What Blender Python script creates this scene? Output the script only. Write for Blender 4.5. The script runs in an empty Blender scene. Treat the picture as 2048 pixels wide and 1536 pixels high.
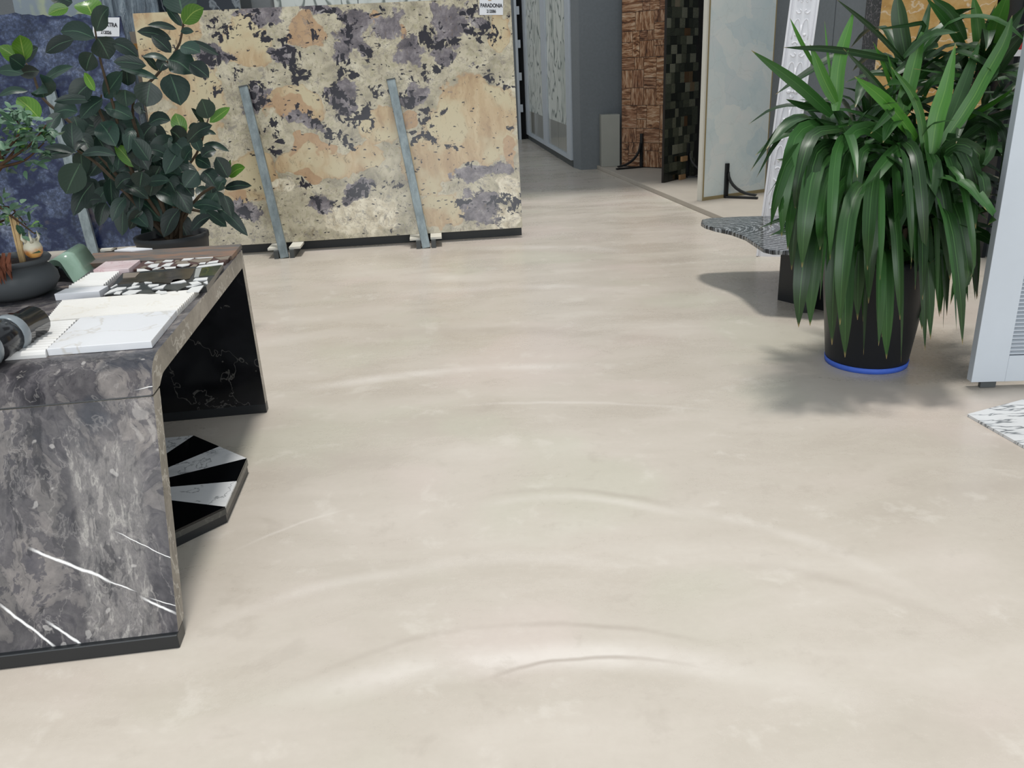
import bpy, bmesh, math, random
from mathutils import Vector, Matrix, noise as mnoise
random.seed(7)
C = bpy.context.scene.collection

# ------------------------------------------------------------------ camera, sky, light, exposure
FPX, PITCH, ROLL, CAMZ = 1640.0, math.atan(640 / 1640), 0.05, 1.5
CAM = Vector((0, 0, CAMZ))
FWD = Vector((0, math.cos(PITCH), -math.sin(PITCH)))
_U0 = Vector((0, math.sin(PITCH), math.cos(PITCH)))
_X = Vector((1, 0, 0))
RGT = math.cos(ROLL) * _X - math.sin(ROLL) * _U0
UPV = math.sin(ROLL) * _X + math.cos(ROLL) * _U0
cd = bpy.data.cameras.new('camera')
cam = bpy.data.objects.new('camera', cd)
C.objects.link(cam)
cd.sensor_fit = 'HORIZONTAL'; cd.sensor_width = 36.0; cd.lens = 36.0 * FPX / 2048
cd.clip_end = 200
mw = Matrix.Identity(4)
for i in range(3):
    mw[i][0] = RGT[i]; mw[i][1] = UPV[i]; mw[i][2] = -FWD[i]; mw[i][3] = CAM[i]
cam.matrix_world = mw
bpy.context.scene.camera = cam

world = bpy.data.worlds.new('overcast_daylight'); bpy.context.scene.world = world
world.use_nodes = True
world.node_tree.nodes['Background'].inputs[0].default_value = (0.86, 0.94, 1.0, 1)
world.node_tree.nodes['Background'].inputs[1].default_value = 0.64

sd = bpy.data.lights.new('roof_daylight', 'SUN'); sd.energy = 2.15; sd.angle = math.radians(8); sd.color = (1.0, 0.975, 0.93)
so = bpy.data.objects.new('roof_daylight', sd); C.objects.link(so); so.location = (0, 4, 8)
so.rotation_euler = (math.radians(-3), math.radians(2), 0)

# daylight from the glazed shop front behind the photographer
ad = bpy.data.lights.new('shopfront_daylight', 'AREA'); ad.shape = 'RECTANGLE'; ad.size = 11; ad.size_y = 3.2; ad.energy = 460; ad.color = (0.93, 0.97, 1.0)
ao = bpy.data.objects.new('shopfront_daylight', ad); C.objects.link(ao); ao.location = (0.5, -6, 2.4); ao.rotation_euler = (math.radians(90), 0, 0)

vs = bpy.context.scene.view_settings
vs.view_transform = 'Standard'; vs.look = 'None'; vs.gamma = 1; vs.use_curve_mapping = False
vs.exposure = 0.0

# ------------------------------------------------------------------ sight lines to world points
def ray(x, y): return FWD + (x - 1024) / FPX * RGT + (768 - y) / FPX * UPV
def at_z(x, y, z=0.0):
    d = ray(x, y); return CAM + d * ((z - CAMZ) / d.z)
def on_plane(x, y, P, n):
    d = ray(x, y); return CAM + d * ((Vector(P) - CAM).dot(n) / d.dot(n))
def at_y(x, y, Y): return on_plane(x, y, (0, Y, 0), Vector((0, 1, 0)))

# ------------------------------------------------------------------ material helpers
def lin(c):
    if isinstance(c, str):
        c = [int(c[i:i + 2], 16) for i in (0, 2, 4)]
    return tuple(((v / 255) / 12.92 if v / 255 <= 0.04045 else ((v / 255 + 0.055) / 1.055) ** 2.4) for v in c) + (1.0,)
class Mt:
    def __init__(s, name, rough=0.5, spec=0.5, metal=0.0):
        s.m = bpy.data.materials.new(name); s.m.use_nodes = True
        s.t = s.m.node_tree; s.b = s.t.nodes['Principled BSDF']
        s.b.inputs['Roughness'].default_value = rough
        s.b.inputs['Specular IOR Level'].default_value = spec
        s.b.inputs['Metallic'].default_value = metal
    def set(s, i, v):
        if v is None: return
        if isinstance(v, bpy.types.NodeSocket): s.t.links.new(v, i)
        else: i.default_value = v
    def N(s, typ, **kw):
        n = s.t.nodes.new('ShaderNode' + typ)
        for k, v in kw.items(): setattr(n, k, v)
        return n
    def co(s, kind='Object'): return s.N('TexCoord').outputs[kind]
    def attr(s, name):
        n = s.N('Attribute'); n.attribute_name = name; return n.outputs['Color']
    def sep(s, v):
        n = s.N('SeparateXYZ'); s.set(n.inputs[0], v); return n.outputs
    def comb(s, x, y, z):
        n = s.N('CombineXYZ')
        for i, v in enumerate((x, y, z)): s.set(n.inputs[i], v)
        return n.outputs[0]
    def map(s, v, scale=(1, 1, 1), rot=(0, 0, 0), loc=(0, 0, 0)):
        n = s.N('Mapping'); s.set(n.inputs[0], v)
        n.inputs['Location'].default_value = loc; n.inputs['Rotation'].default_value = rot; n.inputs['Scale'].default_value = scale
        return n.outputs[0]
    def noise(s, v, scale, detail=4, rough=0.55, dist=0.0, col=False):
        n = s.N('TexNoise'); s.set(n.inputs['Vector'], v)
        for k, x in (('Scale', scale), ('Detail', detail), ('Roughness', rough), ('Distortion', dist)): s.set(n.inputs[k], x)
        return n.outputs['Color' if col else 0]
    def vor(s, v, scale, feature='F1', out=0, rnd=1.0):
        n = s.N('TexVoronoi', feature=feature); s.set(n.inputs['Vector'], v); s.set(n.inputs['Scale'], scale)
        n.inputs['Randomness'].default_value = rnd
        return n.outputs[out]
    def wave(s, v, scale, dist=0, detail=2, dscale=1.0, typ='BANDS', direction='X', rough=0.5):
        n = s.N('TexWave', wave_type=typ)
        if typ == 'BANDS': n.bands_direction = direction
        else: n.rings_direction = direction
        s.set(n.inputs['Vector'], v)
        for k, x in (('Scale', scale), ('Distortion', dist), ('Detail', detail), ('Detail Scale', dscale), ('Detail Roughness', rough)): s.set(n.inputs[k], x)
        return n.outputs['Fac']
    def ramp(s, f, pts, interp='LINEAR'):
        n = s.N('ValToRGB'); s.set(n.inputs[0], f); r = n.color_ramp; r.interpolation = interp
        while len(r.elements) < len(pts): r.elements.new(0.5)
        for e, (p, c) in zip(r.elements, pts):
            e.position = p; e.color = lin(c) if not isinstance(c, (int, float)) else (c, c, c, 1)
        return n.outputs[0]
    def mix(s, f, a, b, blend='MIX'):
        n = s.N('Mix', data_type='RGBA', blend_type=blend); s.set(n.inputs[0], f)
        for i, v in ((6, a), (7, b)):
            s.set(n.inputs[i], lin(v) if isinstance(v, str) else v)
        return n.outputs[2]
    def ma(s, op, a, b=None, c=None, clamp=False):
        n = s.N('Math', operation=op); n.use_clamp = clamp
        for i, v in enumerate((a, b, c)): s.set(n.inputs[i], v)
        return n.outputs[0]
    def mr(s, v, a, b, c=0.0, d=1.0):
        n = s.N('MapRange', interpolation_type='SMOOTHSTEP')
        for i, x in enumerate((v, a, b, c, d)): s.set(n.inputs[i], x)
        return n.outputs[0]
    def vadd(s, a, b, k=1.0):
        n = s.N('VectorMath', operation='MULTIPLY_ADD'); s.set(n.inputs[0], b); n.inputs[1].default_value = (k, k, k); s.set(n.inputs[2], a)
        return n.outputs[0]
    def rnd(s): return s.N('ObjectInfo').outputs['Random']
    def bump(s, h, strength=0.2, dist=0.01):
        n = s.N('Bump'); s.set(n.inputs['Height'], h); n.inputs['Strength'].default_value = strength; n.inputs['Distance'].default_value = dist
        s.t.links.new(n.outputs[0], s.b.inputs['Normal'])
    def warp(s, v, scale, k, detail=3):
        c = s.noise(v, scale, detail, col=True)
        n = s.N('VectorMath', operation='SUBTRACT'); s.set(n.inputs[0], c); n.inputs[1].default_value = (.5, .5, .5)
        return s.vadd(v, n.outputs[0], k)
    def done(s, col=None, rough=None):
        if col is not None: s.set(s.b.inputs['Base Color'], lin(col) if isinstance(col, str) else col)
        if rough is not None: s.set(s.b.inputs['Roughness'], rough)
        return s.m
def plain(name, col, rough=0.5, spec=0.5, metal=0.0, var=0.06, scale=8):
    m = Mt(name, rough, spec, metal); v = m.co()
    n = m.noise(v, scale, 4)
    c = lin(col)
    lo = tuple(x * (1 - 2 * var) for x in c[:3]) + (1,); hi = tuple(min(1, x * (1 + 2 * var)) for x in c[:3]) + (1,)
    return m.done(m.mix(n, lo, hi))

# ------------------------------------------------------------------ geometry helpers
class MB:
    def __init__(s): s.v = []; s.f = []; s.mi = []; s.uv = []; s.sm = []
    def add(s, vs, fs, mi=0, uvs=None, smooth=False):
        b = len(s.v); s.v += [Vector(q) for q in vs]
        for f in fs:
            s.f.append([b + i for i in f]); s.mi.append(mi); s.sm.append(smooth)
            s.uv.append([uvs[i] for i in f] if uvs else None)
    def box(s, lo, hi, mi=0, mat=None):
        x0, y0, z0 = lo; x1, y1, z1 = hi
        vs = [Vector(p) for p in ((x0, y0, z0), (x1, y0, z0), (x1, y1, z0), (x0, y1, z0), (x0, y0, z1), (x1, y0, z1), (x1, y1, z1), (x0, y1, z1))]
        if mat: vs = [mat @ q for q in vs]
        s.add(vs, [(3, 2, 1, 0), (4, 5, 6, 7), (0, 1, 5, 4), (1, 2, 6, 5), (2, 3, 7, 6), (3, 0, 4, 7)], mi)
    def prism(s, pts, ext, mi=0, mside=None):
        n = len(pts); ext = Vector(ext); pts = [Vector(q) for q in pts]
        s.add(pts + [q + ext for q in pts], [tuple(range(n))[::-1], tuple(range(n, 2 * n))], mi)
        b = len(s.v) - 2 * n
        for i in range(n):
            j = (i + 1) % n
            s.f.append([b + i, b + j, b + n + j, b + n + i]); s.mi.append(mi if mside is None else mside); s.sm.append(False); s.uv.append(None)
    def tube(s, path, r, n=8, mi=0):
        path = [Vector(q) for q in path]; rs = r if isinstance(r, (list, tuple)) else [r] * len(path)
        vs = []; fs = []
        up = Vector((0.31, 0.17, 0.94))
        for i, q in enumerate(path):
            t = (path[min(i + 1, len(path) - 1)] - path[max(i - 1, 0)]).normalized()
            a = t.cross(up)
            if a.length < 1e-3: a = t.cross(Vector((1, 0, 0)))
            a.normalize(); b = t.cross(a)
            for k in range(n):
                th = 2 * math.pi * k / n
                vs.append(q + (a * math.cos(th) + b * math.sin(th)) * rs[i])
        for i in range(len(path) - 1):
            for k in range(n):
                fs.append((i * n + k, i * n + (k + 1) % n, (i + 1) * n + (k + 1) % n, (i + 1) * n + k))
        s.add(vs, fs, mi, smooth=True)
        m = len(path) - 1
        s.add(vs[:n], [tuple(range(n))[::-1]], mi); s.add(vs[m * n:], [tuple(range(n))], mi)
    def lathe(s, prof, c=(0, 0, 0), n=40, mi=0, axis=None):
        c = Vector(c); vs = []; fs = []
        M3 = Matrix.Identity(3)
        if axis is not None: M3 = Vector((0, 0, 1)).rotation_difference(Vector(axis)).to_matrix()
        for r, z in prof:
            for k in range(n):
                th = 2 * math.pi * k / n
                vs.append(c + M3 @ Vector((r * math.cos(th), r * math.sin(th), z)))
        for i in range(len(prof) - 1):
            for k in range(n):
                fs.append((i * n + k, i * n + (k + 1) % n, (i + 1) * n + (k + 1) % n, (i + 1) * n + k))
        s.add(vs, fs, mi, smooth=True)
        m = len(prof) - 1
        if prof[0][0] > 1e-4: s.add(vs[:n], [tuple(range(n))[::-1]], mi)
        if prof[m][0] > 1e-4: s.add(vs[m * n:], [tuple(range(n))], mi)
    def grid(s, fn, nu, nv, mi=0, smooth=True, uv=True):
        vs = []; uvs = []; fs = []
        for j in range(nv + 1):
            for i in range(nu + 1):
                vs.append(fn(i / nu, j / nv)); uvs.append((i / nu, j / nv))
        for j in range(nv):
            for i in range(nu):
                a = j * (nu + 1) + i; fs.append((a, a + 1, a + nu + 2, a + nu + 1))
        s.add(vs, fs, mi, uvs if uv else None, smooth)
    def build(s, name, mats, parent=None, loc=None, bevel=0, recalc=True):
        me = bpy.data.meshes.new(name)
        off = Vector(loc) if loc is not None else Vector((0, 0, 0))
        base = off
        if parent is not None:
            base = Vector(WL.get(parent.name, parent.location))
        me.from_pydata([tuple(q - base) for q in s.v], [], s.f)
        for p_, mi, sm in zip(me.polygons, s.mi, s.sm): p_.material_index = mi; p_.use_smooth = sm
        if any(u for u in s.uv):
            ul = me.uv_layers.new(name='UVMap')
            for p_, u in zip(me.polygons, s.uv):
                if u:
                    for li, q in zip(p_.loop_indices, u): ul.data[li].uv = q
        for m in (mats if isinstance(mats, (list, tuple)) else [mats]): me.materials.append(m)
        if recalc:
            bm = bmesh.new(); bm.from_mesh(me)
            bmesh.ops.remove_doubles(bm, verts=bm.verts, dist=1e-6)
            bmesh.ops.recalc_face_normals(bm, faces=bm.faces); bm.to_mesh(me); bm.free()
        o = bpy.data.objects.new(name, me); C.objects.link(o)
        if parent is not None:
            o.parent = parent
            WL[o.name] = base
        else:
            o.location = off; WL[o.name] = off
        if bevel:
            b = o.modifiers.new('edge', 'BEVEL'); b.width = bevel; b.segments = 2; b.limit_method = 'ANGLE'; b.angle_limit = math.radians(40)
        return o
WL = {}
def tag(o, label, cat, group=None, kind=None):
    if label: o['label'] = label
    if cat: o['category'] = cat
    if group: o['group'] = group
    if kind: o['kind'] = kind
    return o
def thing(name, loc, label, cat, group=None):
    o = bpy.data.objects.new(name, None); C.objects.link(o); o.location = loc; o.empty_display_size = 0.1
    WL[o.name] = Vector(loc)
    return tag(o, label, cat, group)
def struct(o): o['kind'] = 'structure'; return o
def copy_part(o, parent, loc, rot=None, scale=None, name=None):
    c = o.copy(); C.objects.link(c); c.parent = parent; c.location = loc
    if rot is not None: c.rotation_euler = rot
    if scale is not None: c.scale = scale
    return c
def lerp(a, b, t): return a + (b - a) * t
def bilin(q, u, v): return lerp(lerp(q[0], q[1], u), lerp(q[3], q[2], u), v)   # q = FL, FR, BR, BL
def interp_path(pts, n):
    """Catmull-Rom through 3D points"""
    pts = [Vector(q) for q in pts]
    if len(pts) == 2: return [pts[0].lerp(pts[1], i / n) for i in range(n + 1)]
    P = [2 * pts[0] - pts[1]] + pts + [2 * pts[-1] - pts[-2]]; out = []
    m = len(pts) - 1
    for i in range(n + 1):
        t = i / n * m; k = min(int(t), m - 1); t -= k
        a, b, c, d = P[k], P[k + 1], P[k + 2], P[k + 3]
        out.append(0.5 * ((2 * b) + (c - a) * t + (2 * a - 5 * b + 4 * c - d) * t * t + (3 * b - a - 3 * c + d) * t ** 3))
    return out
def leaf_ribbon(mb, path, width, wfn, hint, fold=0.15):
    """two-sided blade along path; V-folded across; uv u = across, v = along"""
    n = len(path) - 1; vs = []; uvs = []; fs = []
    for i, q in enumerate(path):
        t = (path[min(i + 1, n)] - path[max(i - 1, 0)]).normalized()
        a = t.cross(hint)
        if a.length < 1e-3: a = t.cross(Vector((1, 0.2, 0.1)))
        a.normalize(); nn = a.cross(t).normalized()
        w = width * wfn(i / n) * 0.5
        for u, k in ((0, -1), (.25, -.5), (.5, 0), (.75, .5), (1, 1)):
            vs.append(q + a * (w * k) + nn * (w * fold * abs(k))); uvs.append((u, i / n))
    for i in range(n):
        for k in range(4):
            b = i * 5 + k; fs.append((b, b + 1, b + 6, b + 5))
    mb.add(vs, fs, 0, uvs, True)

# ------------------------------------------------------------------ materials
def circle3(a, b, c):
    ax, ay, bx_, by, cx, cy = a.x, a.y, b.x, b.y, c.x, c.y
    d = 2 * (ax * (by - cy) + bx_ * (cy - ay) + cx * (ay - by))
    ux = ((ax * ax + ay * ay) * (by - cy) + (bx_ * bx_ + by * by) * (cy - ay) + (cx * cx + cy * cy) * (ay - by)) / d
    uy = ((ax * ax + ay * ay) * (cx - bx_) + (bx_ * bx_ + by * by) * (ax - cx) + (cx * cx + cy * cy) * (bx_ - ax)) / d
    return ux, uy, math.hypot(ax - ux, ay - uy)
def m_floor():
    m = Mt('micro_cement', 0.3, 0.35); v = m.co()
    w = m.warp(v, 0.7, 0.55, 4)
    big = m.noise(w, 0.6, 5, 0.55)
    st = m.noise(m.map(m.warp(v, 1.2, .35, 3), (0.55, 1.7, 1)), 1.5, 6, 0.62)
    t = m.ma('ADD', m.ma('MULTIPLY', big, 0.5), m.ma('MULTIPLY', st, 0.5))
    base = m.ramp(t, [(0.3, 'b2a89d'), (0.44, 'bdb4a8'), (0.55, 'c6bdb2'), (0.7, 'd1cac0')])
    hue = m.noise(m.map(w, loc=(8, 3, 0)), .9, 3, .5)
    base = m.mix(m.mr(hue, .52, .66, 0, .5), base, 'cbbdb5')
    base = m.mix(m.mr(hue, .46, .34, 0, .45), base, 'bebcab')
    # sweeping trowel marks left by the worker's arm: three floor points each, width, strength, fade at the ends
    pv = m.warp(m.warp(v, 1.1, .10, 3), 6, .02, 3); s_ = m.sep(pv); hi = lo = None
    brk = m.noise(m.map(v, (1.2, 2.0, 1)), 2.2, 4, .6)
    for (pts, wd, k) in ((((470, 1440), (1000, 1318), (1800, 1420)), .085, 1.0), (((960, 1360), (1180, 1318), (1400, 1335)), .014, -.75), (((537, 1391), (870, 1273), (1498, 1310)), .02, -.45), (((944, 992), (1136, 977), (1400, 1026)), .03, -.35), (((930, 1012), (1136, 992), (1420, 1045)), .04, .5), (((537, 788), (914, 742), (1240, 733)), .09, .8), (((880, 816), (1062, 808), (1460, 825)), .025, .5), (((480, 1096), (600, 1045), (700, 1012)), .012, .5), (((1300, 1010), (1600, 1075), (1900, 1210)), .05, .4), (((700, 1180), (1000, 1120), (1300, 1140)), .06, .4), (((1450, 1130), (1750, 1180), (2000, 1290)), .04, -.3), (((420, 1250), (620, 1180), (860, 1150)), .05, .4), (((700, 600), (1000, 575), (1350, 590)), .12, .5), (((620, 690), (1000, 660), (1400, 690)), .14, -.3), (((900, 500), (1100, 495), (1300, 505)), .16, .7)):
        A, B, D = [at_z(*p_) for p_ in pts]; cx, cy, r = circle3(A, B, D)
        dx = m.ma('SUBTRACT', s_[0], cx); dy = m.ma('SUBTRACT', s_[1], cy)
        d = m.ma('SQRT', m.ma('ADD', m.ma('MULTIPLY', dx, dx), m.ma('MULTIPLY', dy, dy)))
        e = m.ma('ABSOLUTE', m.ma('SUBTRACT', d, r))
        x0, x1 = min(A.x, D.x), max(A.x, D.x); f = (x1 - x0) * .3
        a = m.ma('MULTIPLY', m.mr(e, wd, 0.0), m.ma('MULTIPLY', m.mr(s_[0], x0 - .05, x0 + f), m.mr(s_[0], x1 + .05, x1 - f)))
        a = m.ma('MULTIPLY', a, m.ma('MULTIPLY', m.mr(dy, -.02, .05) if cy < B.y else 1.0, m.mr(brk, .3, .6, .35, 1.0)))
        a = m.ma('MULTIPLY', a, abs(k))
        if k > 0: hi = a if hi is None else m.ma('MAXIMUM', hi, a)
        else: lo = a if lo is None else m.ma('MAXIMUM', lo, a)
    c = m.mix(m.ma('MULTIPLY', hi, .55), base, 'e6dfd8')
    c = m.mix(m.ma('MULTIPLY', lo, .75), c, '9c9085')
    fine = m.noise(v, 38, 5, 0.7)
    c = m.mix(0.10, c, m.ramp(fine, [(0.3, '8e8478'), (0.7, 'd8d0c4')]), 'SOFT_LIGHT')
    mot = m.noise(w, 5, 5, .65)
    c = m.mix(m.mr(mot, .56, .7, 0, .3), c, 'dbd4ca')
    c = m.mix(m.mr(mot, .42, .3, 0, .3), c, 'aea498')
    rg = m.ma('ADD', m.mr(st, 0.3, 0.7, 0.24, 0.36), m.mr(fine, .3, .7, -.02, .02))
    return m.done(c, rg)

def m_table(name, dark=0.0):
    """grey breccia marble with vertical sheets and white fracture veins; object space = table space"""
    m = Mt(name, 0.3, 0.18); v = m.co()
    w = m.warp(m.warp(v, 2.6, 0.20, 4), 10, 0.035, 4)
    flow = m.noise(m.map(w, (2.2, 2.2, 1.0)), 2.2, 8, 0.62, 0.7)
    base = m.ramp(flow, [(0.30, '333236'), (0.40, '525054'), (0.445, '6a676a'), (0.455, '767374'), (0.52, '625f62'), (0.53, '807c7b'), (0.58, '918c89'), (0.59, '6a676a'), (0.66, '55535a'), (0.67, '8b8784'), (0.8, 'a6a19b')])
    pat = m.vor(m.warp(m.map(v, (1, 1, .7)), 6, .2, 6), 6.5, 'F1', 1)
    base = m.mix(.42, base, m.ramp(m.sep(pat)[0], [(0, '1e1d22'), (.5, '7c797b'), (1, 'bab5b0')]), 'OVERLAY')
    s_ = m.sep(m.warp(m.warp(v, 4, 0.09, 4), 18, .02, 3))
    # vertical sheeted zone
    band = m.ma('MULTIPLY', m.mr(s_[0], -.265, -.245), m.mr(s_[0], -.06, -.085))
    band = m.ma('MULTIPLY', band, m.mr(s_[2], .60, .52))
    st = m.noise(m.map(m.warp(m.warp(v, 5, .05, 3), 20, .008, 3), (15, 15, .8)), 2.2, 8, .66)
    sheet = m.ramp(st, [(.28, '38363a'), (.4, '6b6868'), (.48, '8b8784'), (.5, '767272'), (.58, '9b9793'), (.6, 'b5b1ab'), (.66, '827e7c'), (.78, '5f5c5e')])
    base = m.mix(m.ma('MULTIPLY', band, .8), base, sheet)
    sh = m.noise(m.map(m.warp(w, 20, .015, 3), (7, 7, 0.5)), 2.0, 7, 0.64)
    base = m.mix(m.mr(sh, 0.41, 0.37, 0, .65), base, '2c2b30')
    base = m.mix(m.mr(sh, 0.62, 0.65, 0, .5), base, 'b0aba6')
    tan = m.noise(w, 3.4, 3, 0.5, 1.0)
    base = m.mix(m.mr(tan, 0.66, 0.68, 0, 0.55), base, '94877d')
    bl = m.noise(m.map(w, (1, 1, 1), loc=(3, 1, 5)), 2.6, 4, 0.6)
    base = m.mix(m.mr(bl, 0.58, 0.66, 0, 0.65), base, '343a44')
    ridge = m.ma('ABSOLUTE', m.ma('SUBTRACT', m.noise(m.map(m.warp(w, 16, .03, 3), (3.2, 3.2, 1.0)), 1.7, 6, 0.6), 0.5))
    base = m.mix(m.mr(ridge, 0.010, 0.0, 0, 0.25), base, 'b4afab')
    dk = m.ma('ABSOLUTE', m.ma('SUBTRACT', m.noise(m.map(w, (4, 4, .7), loc=(7, 2, 0)), 1.5, 4, 0.55), 0.5))
    base = m.mix(m.mr(dk, 0.012, 0.0, 0, 0.4), base, '313036')
    sp = m.vor(m.warp(v, 14, 0.06), 12, 'F1')
    base = m.mix(m.mr(m.ma('MULTIPLY_ADD', m.noise(v, 40, 3), .1, sp), 0.17, 0.13, 0, 0.5), base, 'c4c0bc')
    cl = m.noise(m.map(v, loc=(9, 3, 2)), 26, 4, .7)
    base = m.mix(.4, base, m.ramp(cl, [(.35, '3a383c'), (.65, 'b4b0ad')]), 'SOFT_LIGHT')
    # white fracture veins
    q_ = m.sep(m.warp(v, 12, 0.016, 3))
    for (k, c0, x0, x1, th) in ((-0.53, .109, -.37, -.18, .0045), (-0.64, .089, -.085, -.012, .0038), (-.96, -.276, -.46, -.335, .005), (-.84, -.18, -.34, -.25, .0042), (-.53, .109, -.18, -.12, .0018), (-.5, .11, -.06, -.005, .0015), (.18, .712, -.06, .0, .0012), (-.6, .24, -.14, .0, .0014)):
        e = m.ma('ABSOLUTE', m.ma('SUBTRACT', q_[2], m.ma('MULTIPLY_ADD', q_[0], k, c0)))
        f = m.ma('MULTIPLY', m.mr(e, th * 1.4, th * .3), m.ma('MULTIPLY', m.mr(q_[0], x0 - .02, x0 + .02), m.mr(q_[0], x1 + .02, x1 - .02)))
        base = m.mix(f, base, 'eceae8')
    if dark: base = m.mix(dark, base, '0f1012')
    return m.done(base)

def m_marquina(name='nero_marble'):
    m = Mt(name, 0.15, 0.5); v = m.co()
    w = m.warp(v, 3, 0.25, 4)
    c = m.ramp(m.noise(w, 3, 6, .6), [(0.35, '0b0c0e'), (0.6, '1b1c1f'), (.75, '37373a')])
    e = m.ma('ABSOLUTE', m.ma('SUBTRACT', m.noise(w, 2.2, 5, .6), .5))
    c = m.mix(m.mr(e, 0.006, 0, 0, .4), c, '75736f')
    return m.done(c)

def m_edge():
    m = Mt('polished_marble_edge', 0.2, 0.5); v = m.co()
    w = m.warp(v, 4, .2)
    c = m.ramp(m.noise(w, 5, 7, .65, .5), [(.3, '4a463f'), (.5, '7d766b'), (.7, '9d968a')])
    e = m.ma('ABSOLUTE', m.ma('SUBTRACT', m.noise(w, 4, 5, .6), .5))
    return m.done(m.mix(m.mr(e, .02, 0, 0, .6), c, 'c4bfb5'))

def m_paradonia():
    m = Mt('exotic_granite', 0.24, 0.45); v = m.co('UV'); v3 = m.map(v, (3.3, 2.0, 1))
    A = m.sep(m.attr('region')); B = m.sep(m.attr('region_b'))
    w = m.warp(m.warp(v3, 3.0, 0.16, 4), 14, 0.05, 4)
    nz = m.noise(w, 6, 6, .62); nf = m.noise(w, 22, 5, .65)
    # ground: cream / grey-green feldspar
    ground = m.ramp(m.noise(w, 5, 6, .6), [(.3, '938b78'), (.45, 'b8ae96'), (.55, 'cac0a7'), (.7, 'ddd4bc')])
    ground = m.mix(m.mr(nf, .5, .66, 0, .5), ground, 'a29b78')
    # tan / orange crystals
    tan = m.ramp(m.noise(m.map(w, (6, 1.2, 1), rot=(0, 0, .35)), 2.2, 6, .6), [(.3, 'ad8f6d'), (.5, 'c3a882'), (.7, 'd5c09b')])
    tan = m.mix(m.mr(m.noise(w, 2.6, 3, .5), .42, .6), tan, 'cec09d')
    ora = m.mix(m.noise(w, 9, 4), 'a5825f', 'cfb08c')
    nn = m.ma('SUBTRACT', nz, .5)
    fT = m.mr(m.ma('MULTIPLY_ADD', nn, .55, A[0]), .36, .46)
    c = m.mix(fT, ground, tan)
    fO = m.mr(m.ma('MULTIPLY_ADD', nn, .6, B[0]), .38, .48)
    c = m.mix(fO, c, ora)
    wh = m.ramp(m.noise(w, 14, 5, .65), [(.35, 'c2b498'), (.6, 'f2e8d0')])
    c = m.mix(m.mr(m.ma('MULTIPLY_ADD', nn, .6, B[1]), .36, .5), c, wh)
    # orange rims of the big crystals
    rim = m.ma('ABSOLUTE', m.ma('SUBTRACT', m.ma('MULTIPLY_ADD', nn, .55, A[0]), .42))
    c = m.mix(m.mr(rim, .05, .0, 0, .35), c, 'b58a60')
    # purple grey quartz
    pur = m.ramp(m.noise(w, 7, 7, .7), [(.3, '454046'), (.45, '6c6569'), (.55, '8a8285'), (.68, 'b4aeac')])
    n2 = m.ma('SUBTRACT', m.noise(m.map(w, loc=(5, 3, 0)), 6, 8, .72), .5)
    fP = m.mr(m.ma('MULTIPLY_ADD', n2, 2.4, A[1]), .38, .50)
    c = m.mix(fP, c, pur)
    # thin dark cracks in the crystals
    cr = m.noise(m.map(w, (2.6, 1, 1), rot=(0, 0, -.35)), 13, 5, .7)
    c = m.mix(m.mr(cr, .58, .68, 0, .6), c, '75644f')
    # grey veinlets through the ground mass
    vn = m.ma('ABSOLUTE', m.ma('SUBTRACT', m.noise(m.map(w, loc=(2, 9, 0)), 5, 6, .65), .5))
    gz = m.mr(A[0], .5, .2)
    c = m.mix(m.ma('MULTIPLY', m.mr(vn, .018, .002, 0, .4), gz), c, '6d6466')
    vz = m.noise(m.map(w, loc=(7, 1, 0)), 9, 6, .7)
    c = m.mix(m.ma('MULTIPLY', m.mr(vz, .58, .64, 0, .6), gz), c, '86807c')
    # black biotite books: shards of stretched cells
    s1 = m.vor(m.map(m.warp(v3, 9, .06, 3), (1, 2.2, 1), rot=(0, 0, .6)), 12, 'F1', 1)
    s2 = m.vor(m.map(m.warp(v3, 9, .07, 3), (2.4, 1, 1), rot=(0, 0, .3)), 15, 'F1', 1)
    pick = m.ma('MAXIMUM', m.sep(s1)[0], m.sep(s2)[1])
    n3 = m.ma('SUBTRACT', m.noise(m.warp(v3, 12, .08, 4), 13, 6, .7), .5)
    blk = m.ma('ADD', m.ma('MULTIPLY_ADD', n3, 1.5, m.ma('ADD', m.ma('MULTIPLY', A[2], .58), m.ma('MULTIPLY', A[1], .14))), m.ma('MULTIPLY', m.ma('SUBTRACT', pick, .7), .8))
    c = m.mix(m.mr(blk, .365, .415), c, m.mix(nf, '17151c', '2d2833'))
    # scattered flakes everywhere
    fl = m.vor(m.map(m.warp(v3, 10, .05, 3), (1, 2.6, 1), rot=(0, 0, -.7)), 9, 'F1')
    c = m.mix(m.mr(m.ma('MULTIPLY_ADD', n3, .3, fl), .15, .11, 0, .9), c, '262129')
    fl2 = m.vor(m.map(m.warp(v3, 10, .05, 3), (2.4, 1, 1), rot=(0, 0, .4), loc=(3, 5, 0)), 15, 'F1')
    c = m.mix(m.mr(m.ma('MULTIPLY_ADD', n3, .12, fl2), .085, .06, 0, .75), c, '342c30')
    return m.done(c)

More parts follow.
